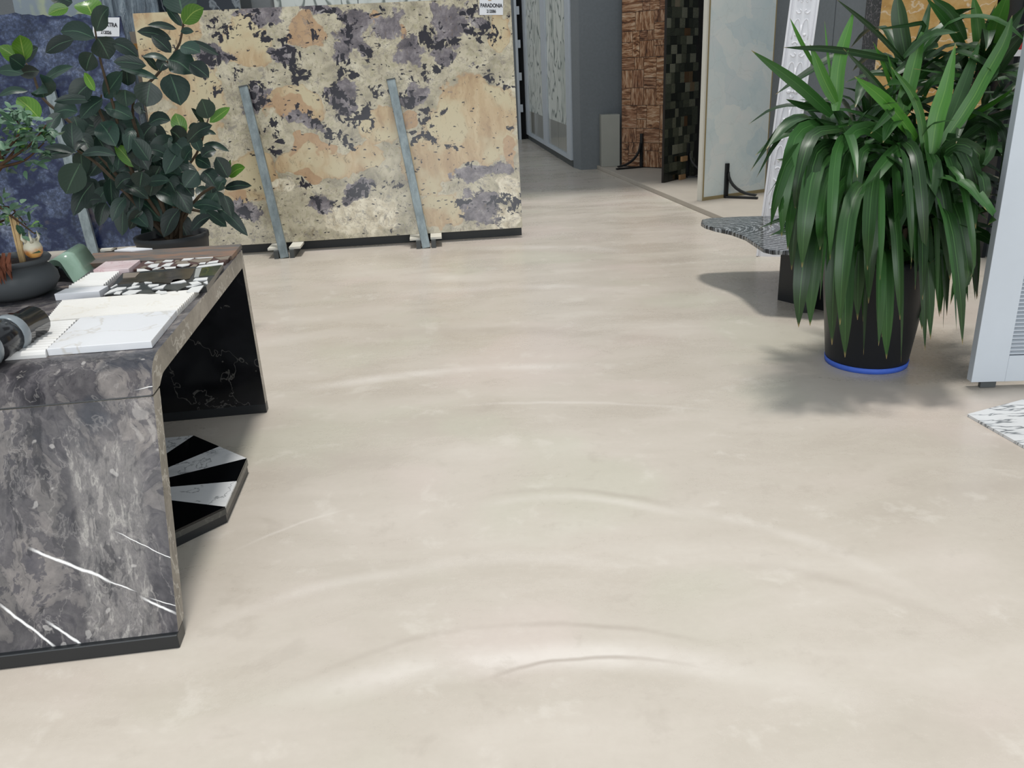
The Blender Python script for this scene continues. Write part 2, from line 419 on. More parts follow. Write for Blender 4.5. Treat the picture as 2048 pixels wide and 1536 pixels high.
def m_blue():
    m = Mt('blue_granite', 0.22, 0.5); v = m.co()
    w = m.warp(v, 2, .3, 4)
    c = m.ramp(m.noise(w, 2.2, 7, .68), [(.3, '2b3349'), (.45, '434e68'), (.55, '5d6882'), (.66, '7e8595'), (.8, '999797')])
    g = m.noise(v, 34, 4, .75)
    c = m.mix(.6, c, m.ramp(g, [(.36, '1c2030'), (.5, '747a88'), (.62, 'd8dae2')]), 'OVERLAY')
    e = m.ma('ABSOLUTE', m.ma('SUBTRACT', m.noise(m.map(w, (1, 1, 1.6), rot=(0, .7, 0)), 1.4, 4, .55), .5))
    c = m.mix(m.mr(e, .05, .01, 0, .8), c, '121c42')
    br = m.noise(m.map(w, loc=(4, 0, 2)), 2.4, 5, .6)
    c = m.mix(m.mr(br, .62, .72, 0, .55), c, '7c736d')
    return m.done(c)

def m_white(name, vein='b9b3ab', amt=.4, base=('dcdcde', 'e6e6e8'), rough=.3, scale=3.0):
    m = Mt(name, rough, .5); v = m.co()
    w = m.warp(v, scale, .3 / scale * 2, 4)
    c = m.mix(m.noise(w, scale * 2, 4), base[0], base[1])
    e = m.ma('ABSOLUTE', m.ma('SUBTRACT', m.noise(w, scale * 1.3, 5, .55), .5))
    c = m.mix(m.mr(e, .018, 0, 0, amt), c, vein)
    b = m.noise(m.map(w, loc=(5, 5, 5)), scale, 4)
    c = m.mix(m.mr(b, .55, .75, 0, amt * .6), c, vein)
    return m.done(c)

def m_veined_white(name, scale=1.0, rough=.15, vertical=True):
    """white slab marble with grey-green flowing contour veins"""
    m = Mt(name, rough, .4); v = m.co()
    w = m.warp(m.warp(m.map(v, (1, 1, .6)), 1.2 * scale, .5 / scale, 3), 5 * scale, .05 / scale, 3)
    n = m.noise(w, 1.3 * scale, 3, .45)
    rings = m.ma('FRACT', m.ma('MULTIPLY', n, 11.0))
    e = m.ma('ABSOLUTE', m.ma('SUBTRACT', rings, .5))
    c = m.mix(m.mr(e, .16, .02, 0, .85), 'e2e6e0', '59645f')
    n2 = m.noise(w, 3.0 * scale, 5)
    c = m.mix(m.mr(n2, .5, .7, 0, .55), c, '9aa69d')
    return m.done(c)

def m_brown_block():
    m = Mt('petrified_wood', 0.22, .5); v = m.co(); r = m.rnd()
    off = m.comb(m.ma('MULTIPLY', r, 37.0), m.ma('MULTIPLY', r, 91.0), m.ma('MULTIPLY', r, 53.0))
    p = m.vadd(v, off, 1.0)
    gh = m.noise(m.map(m.warp(p, 3, .16), (.8, .8, 7)), 1.3, 5, .6, .4)
    gv = m.noise(m.map(m.warp(p, 3, .16), (7, 2, .8)), 1.3, 5, .6, .4)
    pickv = m.ma('GREATER_THAN', m.ma('FRACT', m.ma('MULTIPLY', r, 17.3)), .5)
    g = m.ma('ADD', m.ma('MULTIPLY', gv, pickv), m.ma('MULTIPLY', gh, m.ma('SUBTRACT', 1.0, pickv)))
    a = m.ramp(g, [(.3, '3a2820'), (.42, '7a5238'), (.5, 'a67a58'), (.58, 'c3a283'), (.72, 'd9c4aa')])
    b = m.ramp(g, [(.3, '2c201c'), (.45, '6a4836'), (.55, '94694f'), (.72, 'c0a48a')])
    c = m.mix(m.ma('FRACT', m.ma('MULTIPLY', r, 7.7)), a, b)
    c = m.mix(m.mr(m.noise(p, 4, 3), .58, .7, 0, .5), c, '8a5230')
    return m.done(c)
def m_dark_block():
    m = Mt('labradorite', 0.12, .6); v = m.co(); r = m.rnd()
    off = m.comb(m.ma('MULTIPLY', r, 37.0), m.ma('MULTIPLY', r, 91.0), 0.0)
    n = m.noise(m.vadd(v, off), 14, 4, .6)
    t = m.ma('ADD', m.ma('MULTIPLY', m.ma('FRACT', m.ma('MULTIPLY', r, 13.7)), .68), m.ma('MULTIPLY', n, .5))
    c = m.ramp(t, [(.25, '12150f'), (.45, '272b21'), (.62, '3d4034'), (.78, '595a49'), (.92, '7f7e6d')])
    c = m.mix(m.mr(m.ma('FRACT', m.ma('MULTIPLY', r, 29.1)), .95, .98, 0, .35), c, '8a5a2c')
    return m.done(c)
def m_quartz():
    m = Mt('pale_agate', 0.18, .5); v = m.co()
    w = m.warp(v, 5, .22, 4)
    n = m.noise(w, 2.2, 5, .6)
    c = m.ramp(n, [(.3, 'cfdee0'), (.45, 'dfe9e8'), (.6, 'e9ecea'), (.8, 'eeeee8')])
    cell = m.vor(w, 4.2, 'DISTANCE_TO_EDGE')
    c = m.mix(m.mr(cell, .03, .0, 0, .14), c, 'a5aaa4')
    rid = m.vor(m.warp(v, 5, .15, 3), 3.4, 'F1', 1)
    c = m.mix(.35, c, m.ramp(m.sep(rid)[0], [(0, 'b9cacf'), (.5, 'd9dfdb'), (1, 'eceae0')]))
    return m.done(c)
def m_onyx():
    m = Mt('honey_onyx', 0.2, .5); v = m.co()
    w = m.warp(v, 2.5, .18, 4)
    b = m.noise(m.map(w, (1, 1, 3.2), rot=(0, .9, 0)), 2.2, 6, .6, .3)
    c = m.ramp(b, [(.3, 'b98a4b'), (.48, 'd2a560'), (.6, 'dcb67a'), (.72, 'c18d4c')])
    e = m.ma('ABSOLUTE', m.ma('SUBTRACT', m.noise(m.map(w, (1, 1, 2.4), rot=(0, .9, 0)), 2.0, 4, .5), .5))
    c = m.mix(m.mr(e, .022, 0, 0, .8), c, 'efdcc0')
    return m.done(c)
def m_wavegrey():
    m = Mt('black_wave_marble', 0.1, .4); v = m.co()
    w = m.warp(v, 3, .09, 3)
    wv = m.wave(m.map(w, (1, 1.5, 0), loc=(.52, -.25, 0)), 5.5, 5, 3, 1.6, typ='RINGS', direction='Z')
    wf = m.wave(m.map(w, (1, 1.5, 0), loc=(.52, -.25, 0)), 15, 7, 3, 2.2, typ='RINGS', direction='Z')
    c = m.ramp(m.ma('ADD', m.ma('MULTIPLY', wv, .5), m.ma('MULTIPLY', wf, .5)), [(.2, '0d0f12'), (.45, '35383d'), (.65, '5c6065'), (.85, 'a0a3a6')])
    return m.done(c)
def m_leaf(name, deep, mid, midrib, young=None, rough=.3, veins=0.0, streak=0.0):
    m = Mt(name, rough, .45); uv = m.sep(m.co('UV')); r = m.rnd()
    c = m.mix(r, deep, mid)
    if young: c = m.mix(m.mr(m.ma('FRACT', m.ma('MULTIPLY', r, 31.7)), .88, .95, 0, .85), c, young)
    d = m.ma('ABSOLUTE', m.ma('SUBTRACT', uv[0], .5))
    if veins:
        wv = m.wave(m.comb(m.ma('MULTIPLY_ADD', d, -.8, uv[1]), 0.0, 0.0), 2.2, .4, 1, direction='X')
        c = m.mix(m.mr(wv, .8, 1.0, 0, veins), c, midrib)
        m.bump(wv, .05, .003)
    if streak:
        st = m.noise(m.comb(m.ma('MULTIPLY', uv[0], 26.0), m.ma('MULTIPLY', uv[1], .8), r), 1.0, 3)
        c = m.mix(m.mr(st, .5, .75, 0, streak), c, midrib)
        c = m.mix(m.mr(uv[1], .95, 1.0, 0, .8), c, 'a08457')
    c = m.mix(m.mr(d, .035, .01, 0, .5), c, midrib)
    m.b.inputs['Subsurface Weight'].default_value = 0.0
    return m.done(c)

FLOOR = m_floor()
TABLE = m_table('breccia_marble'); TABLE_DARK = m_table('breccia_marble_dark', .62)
NERO = m_marquina(); EDGE = m_edge()
BLACKSTONE = plain('black_plinth', '1d2023', .35)
PARA = m_paradonia(); PARA_EDGE = plain('slab_edge', 'c2bba6', .5)
BLUE = m_blue()
WHITE_TILE = m_white('calacatta', 'bdb3a2', .45)
WHITE_RIB = m_white('ribbed_white', 'd2c9b8', .35, ('dcdad6', 'e6e4e1'))
CREAM_RIB = m_white('ribbed_cream', 'cdc4b4', .4, ('d6d2cb', 'e0ddd8'))
PURE = plain('white_stone', 'e1e1e4', .35, var=.02)
PINK = m_white('pink_onyx', 'c9a3a6', .6, ('dcc4c6', 'e8d8d8'), .2, 6)
SHARD = plain('white_shard', 'e3e2e0', .3, var=.03)
PLATE = m_white('dark_plate', '6a5f4c', .5, ('2e2a24', '453d32'), .14, 7)
PLATE2 = m_white('grey_plate', '6c6a64', .4, ('3b3c3a', '4e4e4a'), .2, 7)
TAUPE = m_white('taupe_plate', '6e6055', .4, ('7b6f63', '8f8376'), .3, 7)
REDMAT = plain('red_matrix', '4f3430', .4)
DKMAT = plain('dark_matrix', '2a2b2c', .25)
GREYSTRIP = plain('grey_marble_strip', '9fa09c', .3)
GREENPLATE = m_white('olive_plate', '7d7a3a', .6, ('2d3128', '3b4034'), .12, 7)
def m_slate():
    m = Mt('rusty_slate', .5, .4); v = m.co(); w = m.warp(v, 5, .1)
    c = m.ramp(m.noise(m.map(w, (1, 3, 1)), 4, 6, .65), [(.3, '46474a'), (.45, '625c57'), (.58, '7c6353'), (.72, '8d6a55')])
    return m.done(c)
SLATE = m_slate()
JADE = m_white('green_onyx', '93a99a', .4, ('7c9886', '93ad9c'), .15, 4)
CLAY = plain('dark_clay', '45484a', .75, .3, var=.12, scale=5)
SOIL = plain('soil', '2d221c', .95, .2, var=.3, scale=40)
STRAW = plain('straw', 'b89c70', .8, var=.2, scale=30)
def m_gourd():
    m = Mt('gourd_skin', .45, .4); v = m.co(); z = m.sep(v)[2]
    f = m.mr(m.ma('MULTIPLY_ADD', m.noise(v, 40, 3), .03, z), .035, .06)
    return m.done(m.mix(f, m.ramp(m.noise(v, 30, 4), [(.35, 'a85f2c'), (.6, 'cf9a55')]), 'c9c3ae'))
GOURD = m_gourd()
RUST = plain('rust_bract', '5c2e17', .8, var=.3, scale=40)
BARK = plain('bark', '4a3728', .85, .2, var=.25, scale=20)
STEM = plain('woody_stem', '4c4032', .7, .3, var=.2, scale=20)
RUBBER = m_leaf('rubber_leaf', '101f1a', '243c32', '587a5e', None, .36, .03)
YUCCA = m_leaf('strap_leaf', '122b0e', '2b5322', '4d783e', None, .4, 0, .3)
YOUNG = m_leaf('strap_leaf_young', '285818', '447c26', '6f9840', None, .42, 0, .25)
SMALL = m_leaf('small_leaf', '2b4a36', '5d7d62', '7d9a68', '6f9a3a', .45)
STEEL = Mt('galvanised_steel', .5, .5, .55)
STEEL = STEEL.done(STEEL.ramp(STEEL.noise(STEEL.map(STEEL.co(), (6, 6, 2)), 3, 6, .7), [(.3, '727b7d'), (.5, '8b9597'), (.7, 'a3adae')]))
DARKSTEEL = plain('painted_steel', '4b4f50', .5)
BLACKMETAL = plain('black_metal', '16181b', .45)
PAPER = plain('white_label', 'e6e7ea', .6, var=.01)
INK = plain('ink', '26262c', .7, var=.01)
GREYWALL = plain('grey_render', '7c8185', .8, .3, var=.06, scale=30)
GREYWALL_B = plain('grey_render_pale', '85888a', .8, .3, var=.05, scale=30)
PLINTH = plain('plinth_cement', 'b8afa3', .5, .4, var=.06, scale=4)
BOXGREY = plain('grey_cement_block', '9d9d95', .6, var=.05, scale=5)
ALU = plain('grey_aluminium', 'c3cad2', .4, .5, .0, var=.03)
DARKVOID = plain('dark_interior', '0d0e10', .8)
MARB_REFLECT = m_veined_white('marble_reflection', .9, .25)
PANE = plain('floor_reflection_glass', 'a9a8a0', .08, .6, var=.03)
BROWN = m_brown_block(); LABRA = m_dark_block(); GROUT = plain('dark_resin', '201c19', .4)
QUARTZ = m_quartz(); OAK = plain('pale_wood_frame', '9c8c67', .55, var=.08, scale=6); WHITE_EDGE = plain('white_edge', 'dcd8cc', .5, var=.03)
PINEBLOCK = plain('pine_block', 'a9835c', .7, var=.12, scale=20)
PLASTER = plain('white_plaster', 'ecebee', .5, .4, var=.015)
ONYX = m_onyx(); WAVE = m_wavegrey()
BLACKPOT = plain('black_plastic', '15171b', .42, .45, var=.05)
BLUETAPE = plain('blue_tape', '3f63c4', .6, var=.08, scale=30)
PAINT = plain('pale_grey_paint', 'c2c8cf', .45, .4, var=.02)
def m_arab():
    m = Mt('white_veined_floor_tile', .2, .5); v = m.co(); w = m.warp(m.warp(v, 4, .08, 3), 14, .015, 3)
    n = m.noise(m.map(w, (1, 4.2, 1), rot=(0, 0, .55)), 3.2, 4, .55)
    e = m.ma('ABSOLUTE', m.ma('SUBTRACT', n, .5))
    c = m.mix(m.mr(e, .035, .0, 0, .85), 'd8d8d8', '4c5256')
    return m.done(m.mix(m.mr(m.noise(w, 3, 4), .55, .75, 0, .4), c, '9a9fa2'))
ARAB = m_arab()

GREENSTONE = m_white('green_banded_stone', 'b7c7bb', .8, ('16352a', '24503f'), .2, 18)
CLEAR = Mt('plastic_wrap', .12, .6); CLEAR.b.inputs['Transmission Weight'].default_value = .0
_v = CLEAR.co(); _n = CLEAR.noise(CLEAR.map(_v, (7, 1, .8)), 2, 5, .65, .8)
CLEAR.bump(_n, .9, .06)
CLEAR = CLEAR.done(CLEAR.ramp(_n, [(.35, '49545e'), (.5, '6d7a84'), (.62, '98a5ad')]))
RED = plain('red_sign', 'b3262b', .5, var=.02)

# ------------------------------------------------------------------ room
def quad_box(name, a, b, z0, z1, thick, mat, struct_=True):
    """wall slab: seen face runs a->b; thickness goes away to the left of a->b"""
    a = Vector((a[0], a[1], 0)); b = Vector((b[0], b[1], 0)); d = (b - a).normalized(); n = Vector((-d.y, d.x, 0)) * thick
    mb = MB(); mb.prism([a + Vector((0, 0, z0)), b + Vector((0, 0, z0)), b + n + Vector((0, 0, z0)), a + n + Vector((0, 0, z0))], (0, 0, z1 - z0))
    o = mb.build(name, mat, loc=a)
    return struct(o) if struct_ else o
mb = MB(); mb.box((-14, -4, -.06), (10, 24, 0)); struct(mb.build('floor', FLOOR))
WH = 4.0
pil_a = at_z(1147, 335); pil_b = at_z(1162, 340); cab_far = at_z(1050, 274)
pil_c = Vector((2.75, pil_b.y + .25, 0))
mb = MB()
mb.prism([Vector((pil_a.x, pil_a.y, 0)), Vector((pil_b.x, pil_b.y, 0)), pil_c, pil_c + Vector((0, .8, 0)), Vector((pil_a.x + .6, pil_a.y + .1, 0))], (0, 0, WH))
struct(mb.build('wall_pillar', [GREYWALL], loc=pil_b))
# wall behind the standing panels, in two leaves with a dark joint
W0 = Vector((2.62, 12.5, 0)); WD = Vector((.75, -5.2, 0)).normalized()
def wall_pt(px, py):
    n = Vector((WD.y, -WD.x, 0)); return on_plane(px, py, W0, n)
jt = wall_pt(1655, 200); tj = (Vector((jt.x, jt.y, 0)) - W0).length
quad_box('wall_right', W0 + WD * (tj - .008), W0, 0, WH, -.2, GREYWALL)
quad_box('wall_right_front', W0 + WD * 9.5, W0 + WD * (tj + .008), 0, WH, -.2, GREYWALL)
mb = MB(); q = W0 + WD * tj + Vector((.05, .01, 0))
mb.box((q.x - .02, q.y - .04, 0), (q.x + .05, q.y + .04, WH)); struct(mb.build('trim_1', DARKVOID, loc=q))
# unseen board added overhead to keep sun and sky off the back corridor
mb = MB(); mb.box((-.3, 10.4, 6.6), (3.2, 19.1, 6.8)); struct(mb.build('corridor_shade_board', GREYWALL_B, loc=(0, 14, 6.6)))
# low plinth under the panels
pa = at_z(1190, 336); pb = at_z(1425, 436); pd = (pb - pa).normalized()
pe = pa + pd * 6.3
mb = MB(); mb.prism([pa, pe, W0 + WD * 6.5, W0 + WD * .0 + Vector((-.05, 0, 0))], (0, 0, .05))
struct(mb.build('trim_2', PLINTH, loc=pa, bevel=.004))
# back wall, door and mirror-door cupboard front
quad_box('wall_back', (cab_far.x - .35, 18.9), (-14, 18.9), 0, WH, .2, GREYWALL)
dd = (pil_a - cab_far); dd.z = 0; L = dd.length; dd.normalize(); dn = Vector((dd.y, -dd.x, 0)) * -1
cup = thing('mirror_cupboard', cab_far, 'tall built-in cupboard with glass doors, marble reflections painted on, in grey metal frames beside grey pillar', 'cupboard')
def cup_box(mb, t0, t1, z0, z1, d0, d1):
    a = cab_far + dd * t0; b = cab_far + dd * t1
    mb.prism([a + dn * d0 + Vector((0, 0, z0)), b + dn * d0 + Vector((0, 0, z0)), b + dn * d1 + Vector((0, 0, z0)), a + dn * d1 + Vector((0, 0, z0))], (0, 0, z1 - z0))
if (CAM - cab_far).dot(dn) > 0: dn = -dn          # dn points away from the viewer, into the cupboard
mb = MB(); cup_box(mb, 0, L - .05, 0, .10, -.0, .3); mb.build('base', DARKSTEEL, cup)
mb = MB(); cup_box(mb, 0.05, L - .05, .10, 3.2, .06, .3); mb.build('carcass', DARKSTEEL, cup)
def px_t(px):
    """distance along the cupboard front for a picture column at its foot"""
    for i in range(4000):
        t = L * i / 4000
        q = cab_far + dd * t + Vector((0, 0, .3)) - CAM
        z = q.dot(FWD); x = 1024 + FPX * q.dot(RGT) / z
        if x >= px: return t
    return L
cols = [1052, 1060, 1073, 1090, 1098.5, 1117, 1137.5, 1147]
T = [px_t(c) for c in cols]
for a, b, c in ((0, 2, 3), (3, 5, 6)):
    dr = thing('x', (0, 0, 0), None, None); C.objects.unlink(dr); bpy.data.objects.remove(dr)
    mb = MB()
    t0, t1 = T[a], T[c + 1]
    if a == 3: t0 = T[3] + (T[4] - T[3]) * .5
    else: t1 = T[3] + (T[4] - T[3]) * .5
    w0 = T[a + 1] if a == 0 else T[4]; w1 = T[c] if c == 3 and a == 3 else (T[3] if a == 0 else T[6])
    cup_box(mb, t0, w0, .10, 3.2, -.03, .05); cup_box(mb, w1, min(t1, L - .05), .10, 3.2, -.03, .05)
    cup_box(mb, w0, w1, .10, .16, -.03, .05); cup_box(mb, w0, w1, 3.1, 3.2, -.03, .05)
    dr = mb.build('door', ALU, cup)
    tm = T[b]
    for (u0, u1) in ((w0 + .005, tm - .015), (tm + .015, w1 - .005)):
        mb = MB(); cup_box(mb, u0, u1, .58, 3.1, .0, .03); p_ = mb.build('slab_reflection', MARB_REFLECT, dr)  # mirrored slabs painted on the glass as marble
        mb = MB(); cup_box(mb, u0, u1, .16, .58, .0, .03); mb.build('floor_reflection', PANE, dr)  # mirrored floor painted on the glass as plain grey
# end wall strip behind the slab with the dark doorway beside it
mb = MB(); a = at_z(1043, 281)
door = thing('door_1', (a.x, 18.0, 0), None, None); door['kind'] = 'structure'
xl = at_y(1012, 200, 18.0).x; xr = at_y(1040, 200, 18.0).x; xe = at_y(1050, 200, 18.0).x
mb.box((xl - .9, 18.0, 0), (xr, 18.2, WH)); mb.build('door_jamb', GREYWALL, door)
mb = MB(); mb.box((xr, 18.08, 0), (xe + .25, 18.2, WH)); mb.build('door_leaf', DARKVOID, door)
mb = MB(); mb.box((xr - .05, 17.96, 0), (xr, 18.0, WH)); mb.build('door_frame', ALU, door)
for k in range(6):
    mb = MB(); mb.box((xr + .0, 17.97, .55 + k * .62), (xr + .055, 18.06, .70 + k * .62)); mb.build('hinge', ALU, door)
# wall on the far left, outside the view
quad_box('wall_left', (-13.5, 18.9), (-13.5, -3), 0, WH, -.2, GREYWALL_B)

# ------------------------------------------------------------------ big granite slab and its rack
SBR = at_z(1045, 455, .09); SBL0 = at_z(495, 490, .09)
sd_ = (SBR - SBL0).normalized(); hn = Vector((-sd_.y, sd_.x, 0)).normalized()
LEAN = .14
sn = (hn * math.cos(LEAN) + Vector((0, 0, -math.sin(LEAN)))).normalized()   # away from viewer
STL = on_plane(265, 27, SBR, sn); STR = on_plane(1021, -6, SBR, sn)
SBL = SBR + (STL - STR)
quad = [SBL, SBR, STR, STL]
def slab_uv(px, py):
    P = on_plane(px, py, SBR, sn); e1 = SBR - SBL; e2 = STL - SBL
    d = P - SBL
    a11, a12, a22 = e1.dot(e1), e1.dot(e2), e2.dot(e2); b1, b2 = d.dot(e1), d.dot(e2); det = a11 * a22 - a12 * a12
    return (b1 * a22 - b2 * a12) / det, (b2 * a11 - b1 * a12) / det
def z4(x, y): return slab_uv(400 + x / 2.844, y / 2.844)
BL_T = [(280, 240, 130, 160), (1560, 690, 260, 250), (1330, 930, 170, 170), (1380, 1190, 120, 110), (1050, 740, 120, 100), (1700, 180, 60, 110), (330, 1000, 120, 160), (640, 900, 190, 100), (200, 1130, 90, 70), (560, 600, 130, 120), (900, 900, 140, 90), (0, 560, 150, 220), (-200, 300, 200, 300), (-160, 800, 220, 200)]
BL_O = [(620, 190, 95, 105), (1140, 130, 24, 50), (1010, 60, 24, 45), (1195, 690, 50, 60), (540, 630, 110, 90), (650, 980, 60, 40), (200, 1120, 60, 55), (1740, 880, 40, 80), (640, 840, 120, 40)]
BL_P = [(900, 170, 110, 160), (1450, 120, 150, 130), (830, 310, 70, 60), (1190, 230, 90, 90), (1390, 310, 90, 70), (1560, 990, 95, 70), (1580, 1180, 90, 90), (690, 1150, 110, 90), (240, 1200, 90, 70), (360, 570, 80, 80), (490, 310, 80, 60), (320, 100, 140, 50), (80, 320, 110, 70), (600, 720, 90, 50), (1070, 100, 60, 90), (830, 540, 60, 80), (1210, 500, 60, 60), (900, 1080, 80, 60), (700, 60, 120, 40), (1180, 560, 70, 60), (1650, 960, 120, 50), (100, 1230, 110, 60)]
BL_K = [(130, 190, 40, 35), (70, 130, 50, 30), (310, 150, 45, 50), (160, 60, 80, 30), (390, 180, 30, 30), (500, 210, 40, 30), (830, 180, 28, 80), (980, 290, 70, 45), (1300, 190, 60, 60), (1400, 235, 80, 40), (1640, 200, 40, 80), (1230, 390, 60, 45), (1680, 430, 70, 40), (350, 520, 60, 50), (400, 600, 50, 40), (640, 660, 60, 50), (710, 740, 70, 40), (790, 790, 70, 30), (870, 810, 40, 25), (820, 450, 45, 35), (910, 460, 45, 30), (790, 560, 70, 60), (920, 670, 50, 40), (1060, 505, 60, 35), (1180, 520, 60, 40), (1275, 660, 40, 60), (1350, 750, 45, 50), (1260, 770, 50, 40), (1740, 490, 40, 20), (1430, 830, 40, 25), (1780, 760, 40, 30), (1550, 915, 40, 30), (1700, 1150, 100, 60), (1790, 1180, 50, 60), (680, 1170, 60, 60), (900, 1080, 70, 45), (1090, 1080, 60, 35), (800, 1130, 30, 30), (1480, 1145, 40, 20), (70, 580, 40, 30), (120, 520, 40, 25), (80, 455, 40, 25), (200, 430, 45, 30), (450, 730, 110, 30), (100, 330, 110, 45), (480, 290, 70, 40), (560, 350, 70, 50), (840, 370, 60, 35), (1560, 40, 60, 40), (990, 30, 40, 30), (680, 210, 40, 40), (985, 740, 25, 35), (1385, 650, 18, 35), (1600, 180, 50, 50), (1350, 400, 50, 40), (590, 410, 50, 70), (740, 60, 90, 30), (110, 960, 60, 40), (240, 1230, 70, 50), (430, 830, 40, 50), (620, 1050, 30, 40), (820, 650, 70, 50), (1010, 560, 50, 70), (1170, 610, 40, 50)]
BL_W = [(940, 1240, 190, 130), (1730, 1080, 90, 90), (1720, 1250, 120, 60), (800, 1240, 100, 70), (480, 1050, 90, 70)]
def conv(bl):
    out = []
    for x, y, rx, ry in bl:
        u, v = z4(x, y); u2, v2 = z4(x + rx, y - ry); out.append((u, v, abs(u2 - u) + 1e-4, abs(v2 - v) + 1e-4))
    return out
def blobval(bl, u, v):
    m = 0.0
    for bu, bv, ru, rv in bl:
        d = ((u - bu) / ru) ** 2 + ((v - bv) / rv) ** 2
        if d < 4: m = max(m, max(0.0, 1 - d * .5) * .8)
    return m
cT, cO, cP, cK, cW = map(conv, (BL_T, BL_O, BL_P, BL_K, BL_W))
slab = thing('granite_slab', lerp(SBL, SBR, .5), 'huge cream and black exotic granite slab with a PARADONIA label leaning on steel posts', 'stone slab')
NU, NV = 260, 160
mb = MB(); mb.grid(lambda u, v: bilin(quad, u, v), NU, NV, 0, False)
face = mb.build('polished_face', PARA, slab, recalc=False)
face.data.flip_normals() if face.data.polygons[0].normal.dot(sn) > 0 else None
ca = face.data.color_attributes.new('region', 'FLOAT_COLOR', 'POINT'); cb = face.data.color_attributes.new('region_b', 'FLOAT_COLOR', 'POINT')
for j in range(NV + 1):
    for i in range(NU + 1):
        u, v = i / NU, j / NV; k = j * (NU + 1) + i
        q3 = Vector((u * 3.3, v * 2.0, 0))
        wv_ = mnoise.noise_vector(q3 * 3.1) * .10 + mnoise.noise_vector(q3 * 7.7 + Vector((3, 1, 2))) * .055 + mnoise.noise_vector(q3 * 19 + Vector((1, 7, 4))) * .03
        u += wv_.x / 3.3; v += wv_.y / 2.0
        ca.data[k].color = (blobval(cT, u, v), blobval(cP, u, v), blobval(cK, u, v), 1)
        cb.data[k].color = (blobval(cO, u, v), blobval(cW, u, v), 0, 1)
mb = MB(); mb.prism([q + sn * .0008 for q in quad], sn * .02); mb.build('slab_body', PARA_EDGE, slab)

def rack_post(parent, foot_px, top_px, offp, w=.075):
    """steel post standing just in front of the slab face"""
    F = at_z(*foot_px, 0.0)
    T_ = on_plane(*top_px, offp, sn)
    d = (T_ - F); ax = sd_
    n = d.cross(ax).normalized(); ax = n.cross(d).normalized()
    mb = MB()
    F2 = F + d.normalized() * .0
    for_ = [F2 - ax * w / 2 - n * .02, F2 + ax * w / 2 - n * .02, F2 + ax * w / 2 + n * .02, F2 - ax * w / 2 + n * .02]
    mb.prism(for_, d); p_ = mb.build('post', STEEL, parent, bevel=.004)
    mb = MB(); e = T_ - d.normalized() * .004
    mb.prism([e - ax * w * .52 - n * .022, e + ax * w * .52 - n * .022, e + ax * w * .52 + n * .022, e - ax * w * .52 + n * .022], d.normalized() * .012); mb.build('post_cap', DARKSTEEL, p_)
    # floor channel and packing blocks
    mb = MB(); g = Vector((F.x, F.y, 0))
    for s in (-1, 1):
        c = g + sd_ * (s * (w / 2 + .03)); mb.prism([c - sd_ * .02 - hn * .02, c + sd_ * .02 - hn * .02, c + sd_ * .02 + hn * .3, c - sd_ * .02 + hn * .3], (0, 0, .07))
    mb.build('floor_channel', DARKSTEEL, parent)
    for s in (-1, 1):
        mb = MB(); c = g + sd_ * (s * (w / 2 + .055)) + Vector((0, 0, .0705))
        mb.prism([c - sd_ * .05 + hn * .02, c + sd_ * .05 + hn * .02, c + sd_ * .05 + hn * .24, c - sd_ * .05 + hn * .24], (0, 0, .0185)); mb.build('packing_block', WHITE_EDGE, parent)
rack = thing('slab_rack', (at_z(711, 505).x, at_z(711, 505).y, 0), 'galvanised rack whose two leaning steel posts hold the PARADONIA granite slab', 'rack')
offp = SBR - sn * .035
rack_post(rack, (570, 516), (487, 174), offp); rack_post(rack, (853, 496), (782, 160), offp)
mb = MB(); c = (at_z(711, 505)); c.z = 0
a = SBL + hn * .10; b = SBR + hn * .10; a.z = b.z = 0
mb.prism([a, b, b + hn * .1, a + hn * .1], (0, 0, .087)); mb.build('shade_rail', plain('shade_dark', '2b2e30', .5), rack)  # dark beam added to stand for the shade under the slab

def label_card(name, pl, pt, pr, pb, P, n, lines, lab, sx=1.0):
    c = thing(name, on_plane((pl + pr) / 2, (pt + pb) / 2, P, n), lab, 'label')
    mb = MB(); q = [on_plane(pl, pb, P, n), on_plane(pr, pb, P, n), on_plane(pr, pt, P, n), on_plane(pl, pt, P, n)]
    q[2] = q[1] + (q[3] - q[0])
    mb.prism([k - n * .004 for k in q], n * .003); mb.build('card', PAPER, c)
    ex = (q[1] - q[0]); W = ex.length; ex.normalize(); ey = (q[3] - q[0]); Hh = ey.length; ey = ey.normalized()
    for (txt, u, v, size) in lines:
        cu = bpy.data.curves.new('lettering', 'FONT'); cu.body = txt; cu.size = size * Hh; cu.align_x = 'CENTER'; cu.align_y = 'CENTER'; cu.extrude = .0004; cu.offset = size * Hh * .03
        cu.space_character = .95
        tmp = bpy.data.objects.new('text_curve', cu); C.objects.link(tmp); bpy.context.view_layer.update()
        tm_ = bpy.data.meshes.new_from_object(tmp.evaluated_get(bpy.context.evaluated_depsgraph_get())); bpy.data.objects.remove(tmp); tm_.name = 'lettering'
        tm_.materials.clear(); tm_.materials.append(INK)
        o = bpy.data.objects.new('lettering', tm_); C.objects.link(o)
        ez = ex.cross(ey)
        M = Matrix(((ex.x * sx, ey.x, ez.x, 0), (ex.y * sx, ey.y, ez.y, 0), (ex.z * sx, ey.z, ez.z, 0), (0, 0, 0, 1)))
        o.matrix_basis = Matrix.Translation(q[0] + ex * (u * W) + ey * (v * Hh) - n * .006 - c.location) @ M
        o.parent = c
    return c, q, ex, ey
tagc, q, ex, ey = label_card('slab_label', 959, -16, 1006, 30, SBR - sn * .001, sn, [('PARADONIA', .5, .40, .235), ('212086', .5, .15, .19)], 'white paper label reading PARADONIA 212086 on the cream slab', .80)
mb = MB(); o_ = q[0] + (q[1] - q[0]) * .36 + (q[3] - q[0]) * .62 - sn * .0055
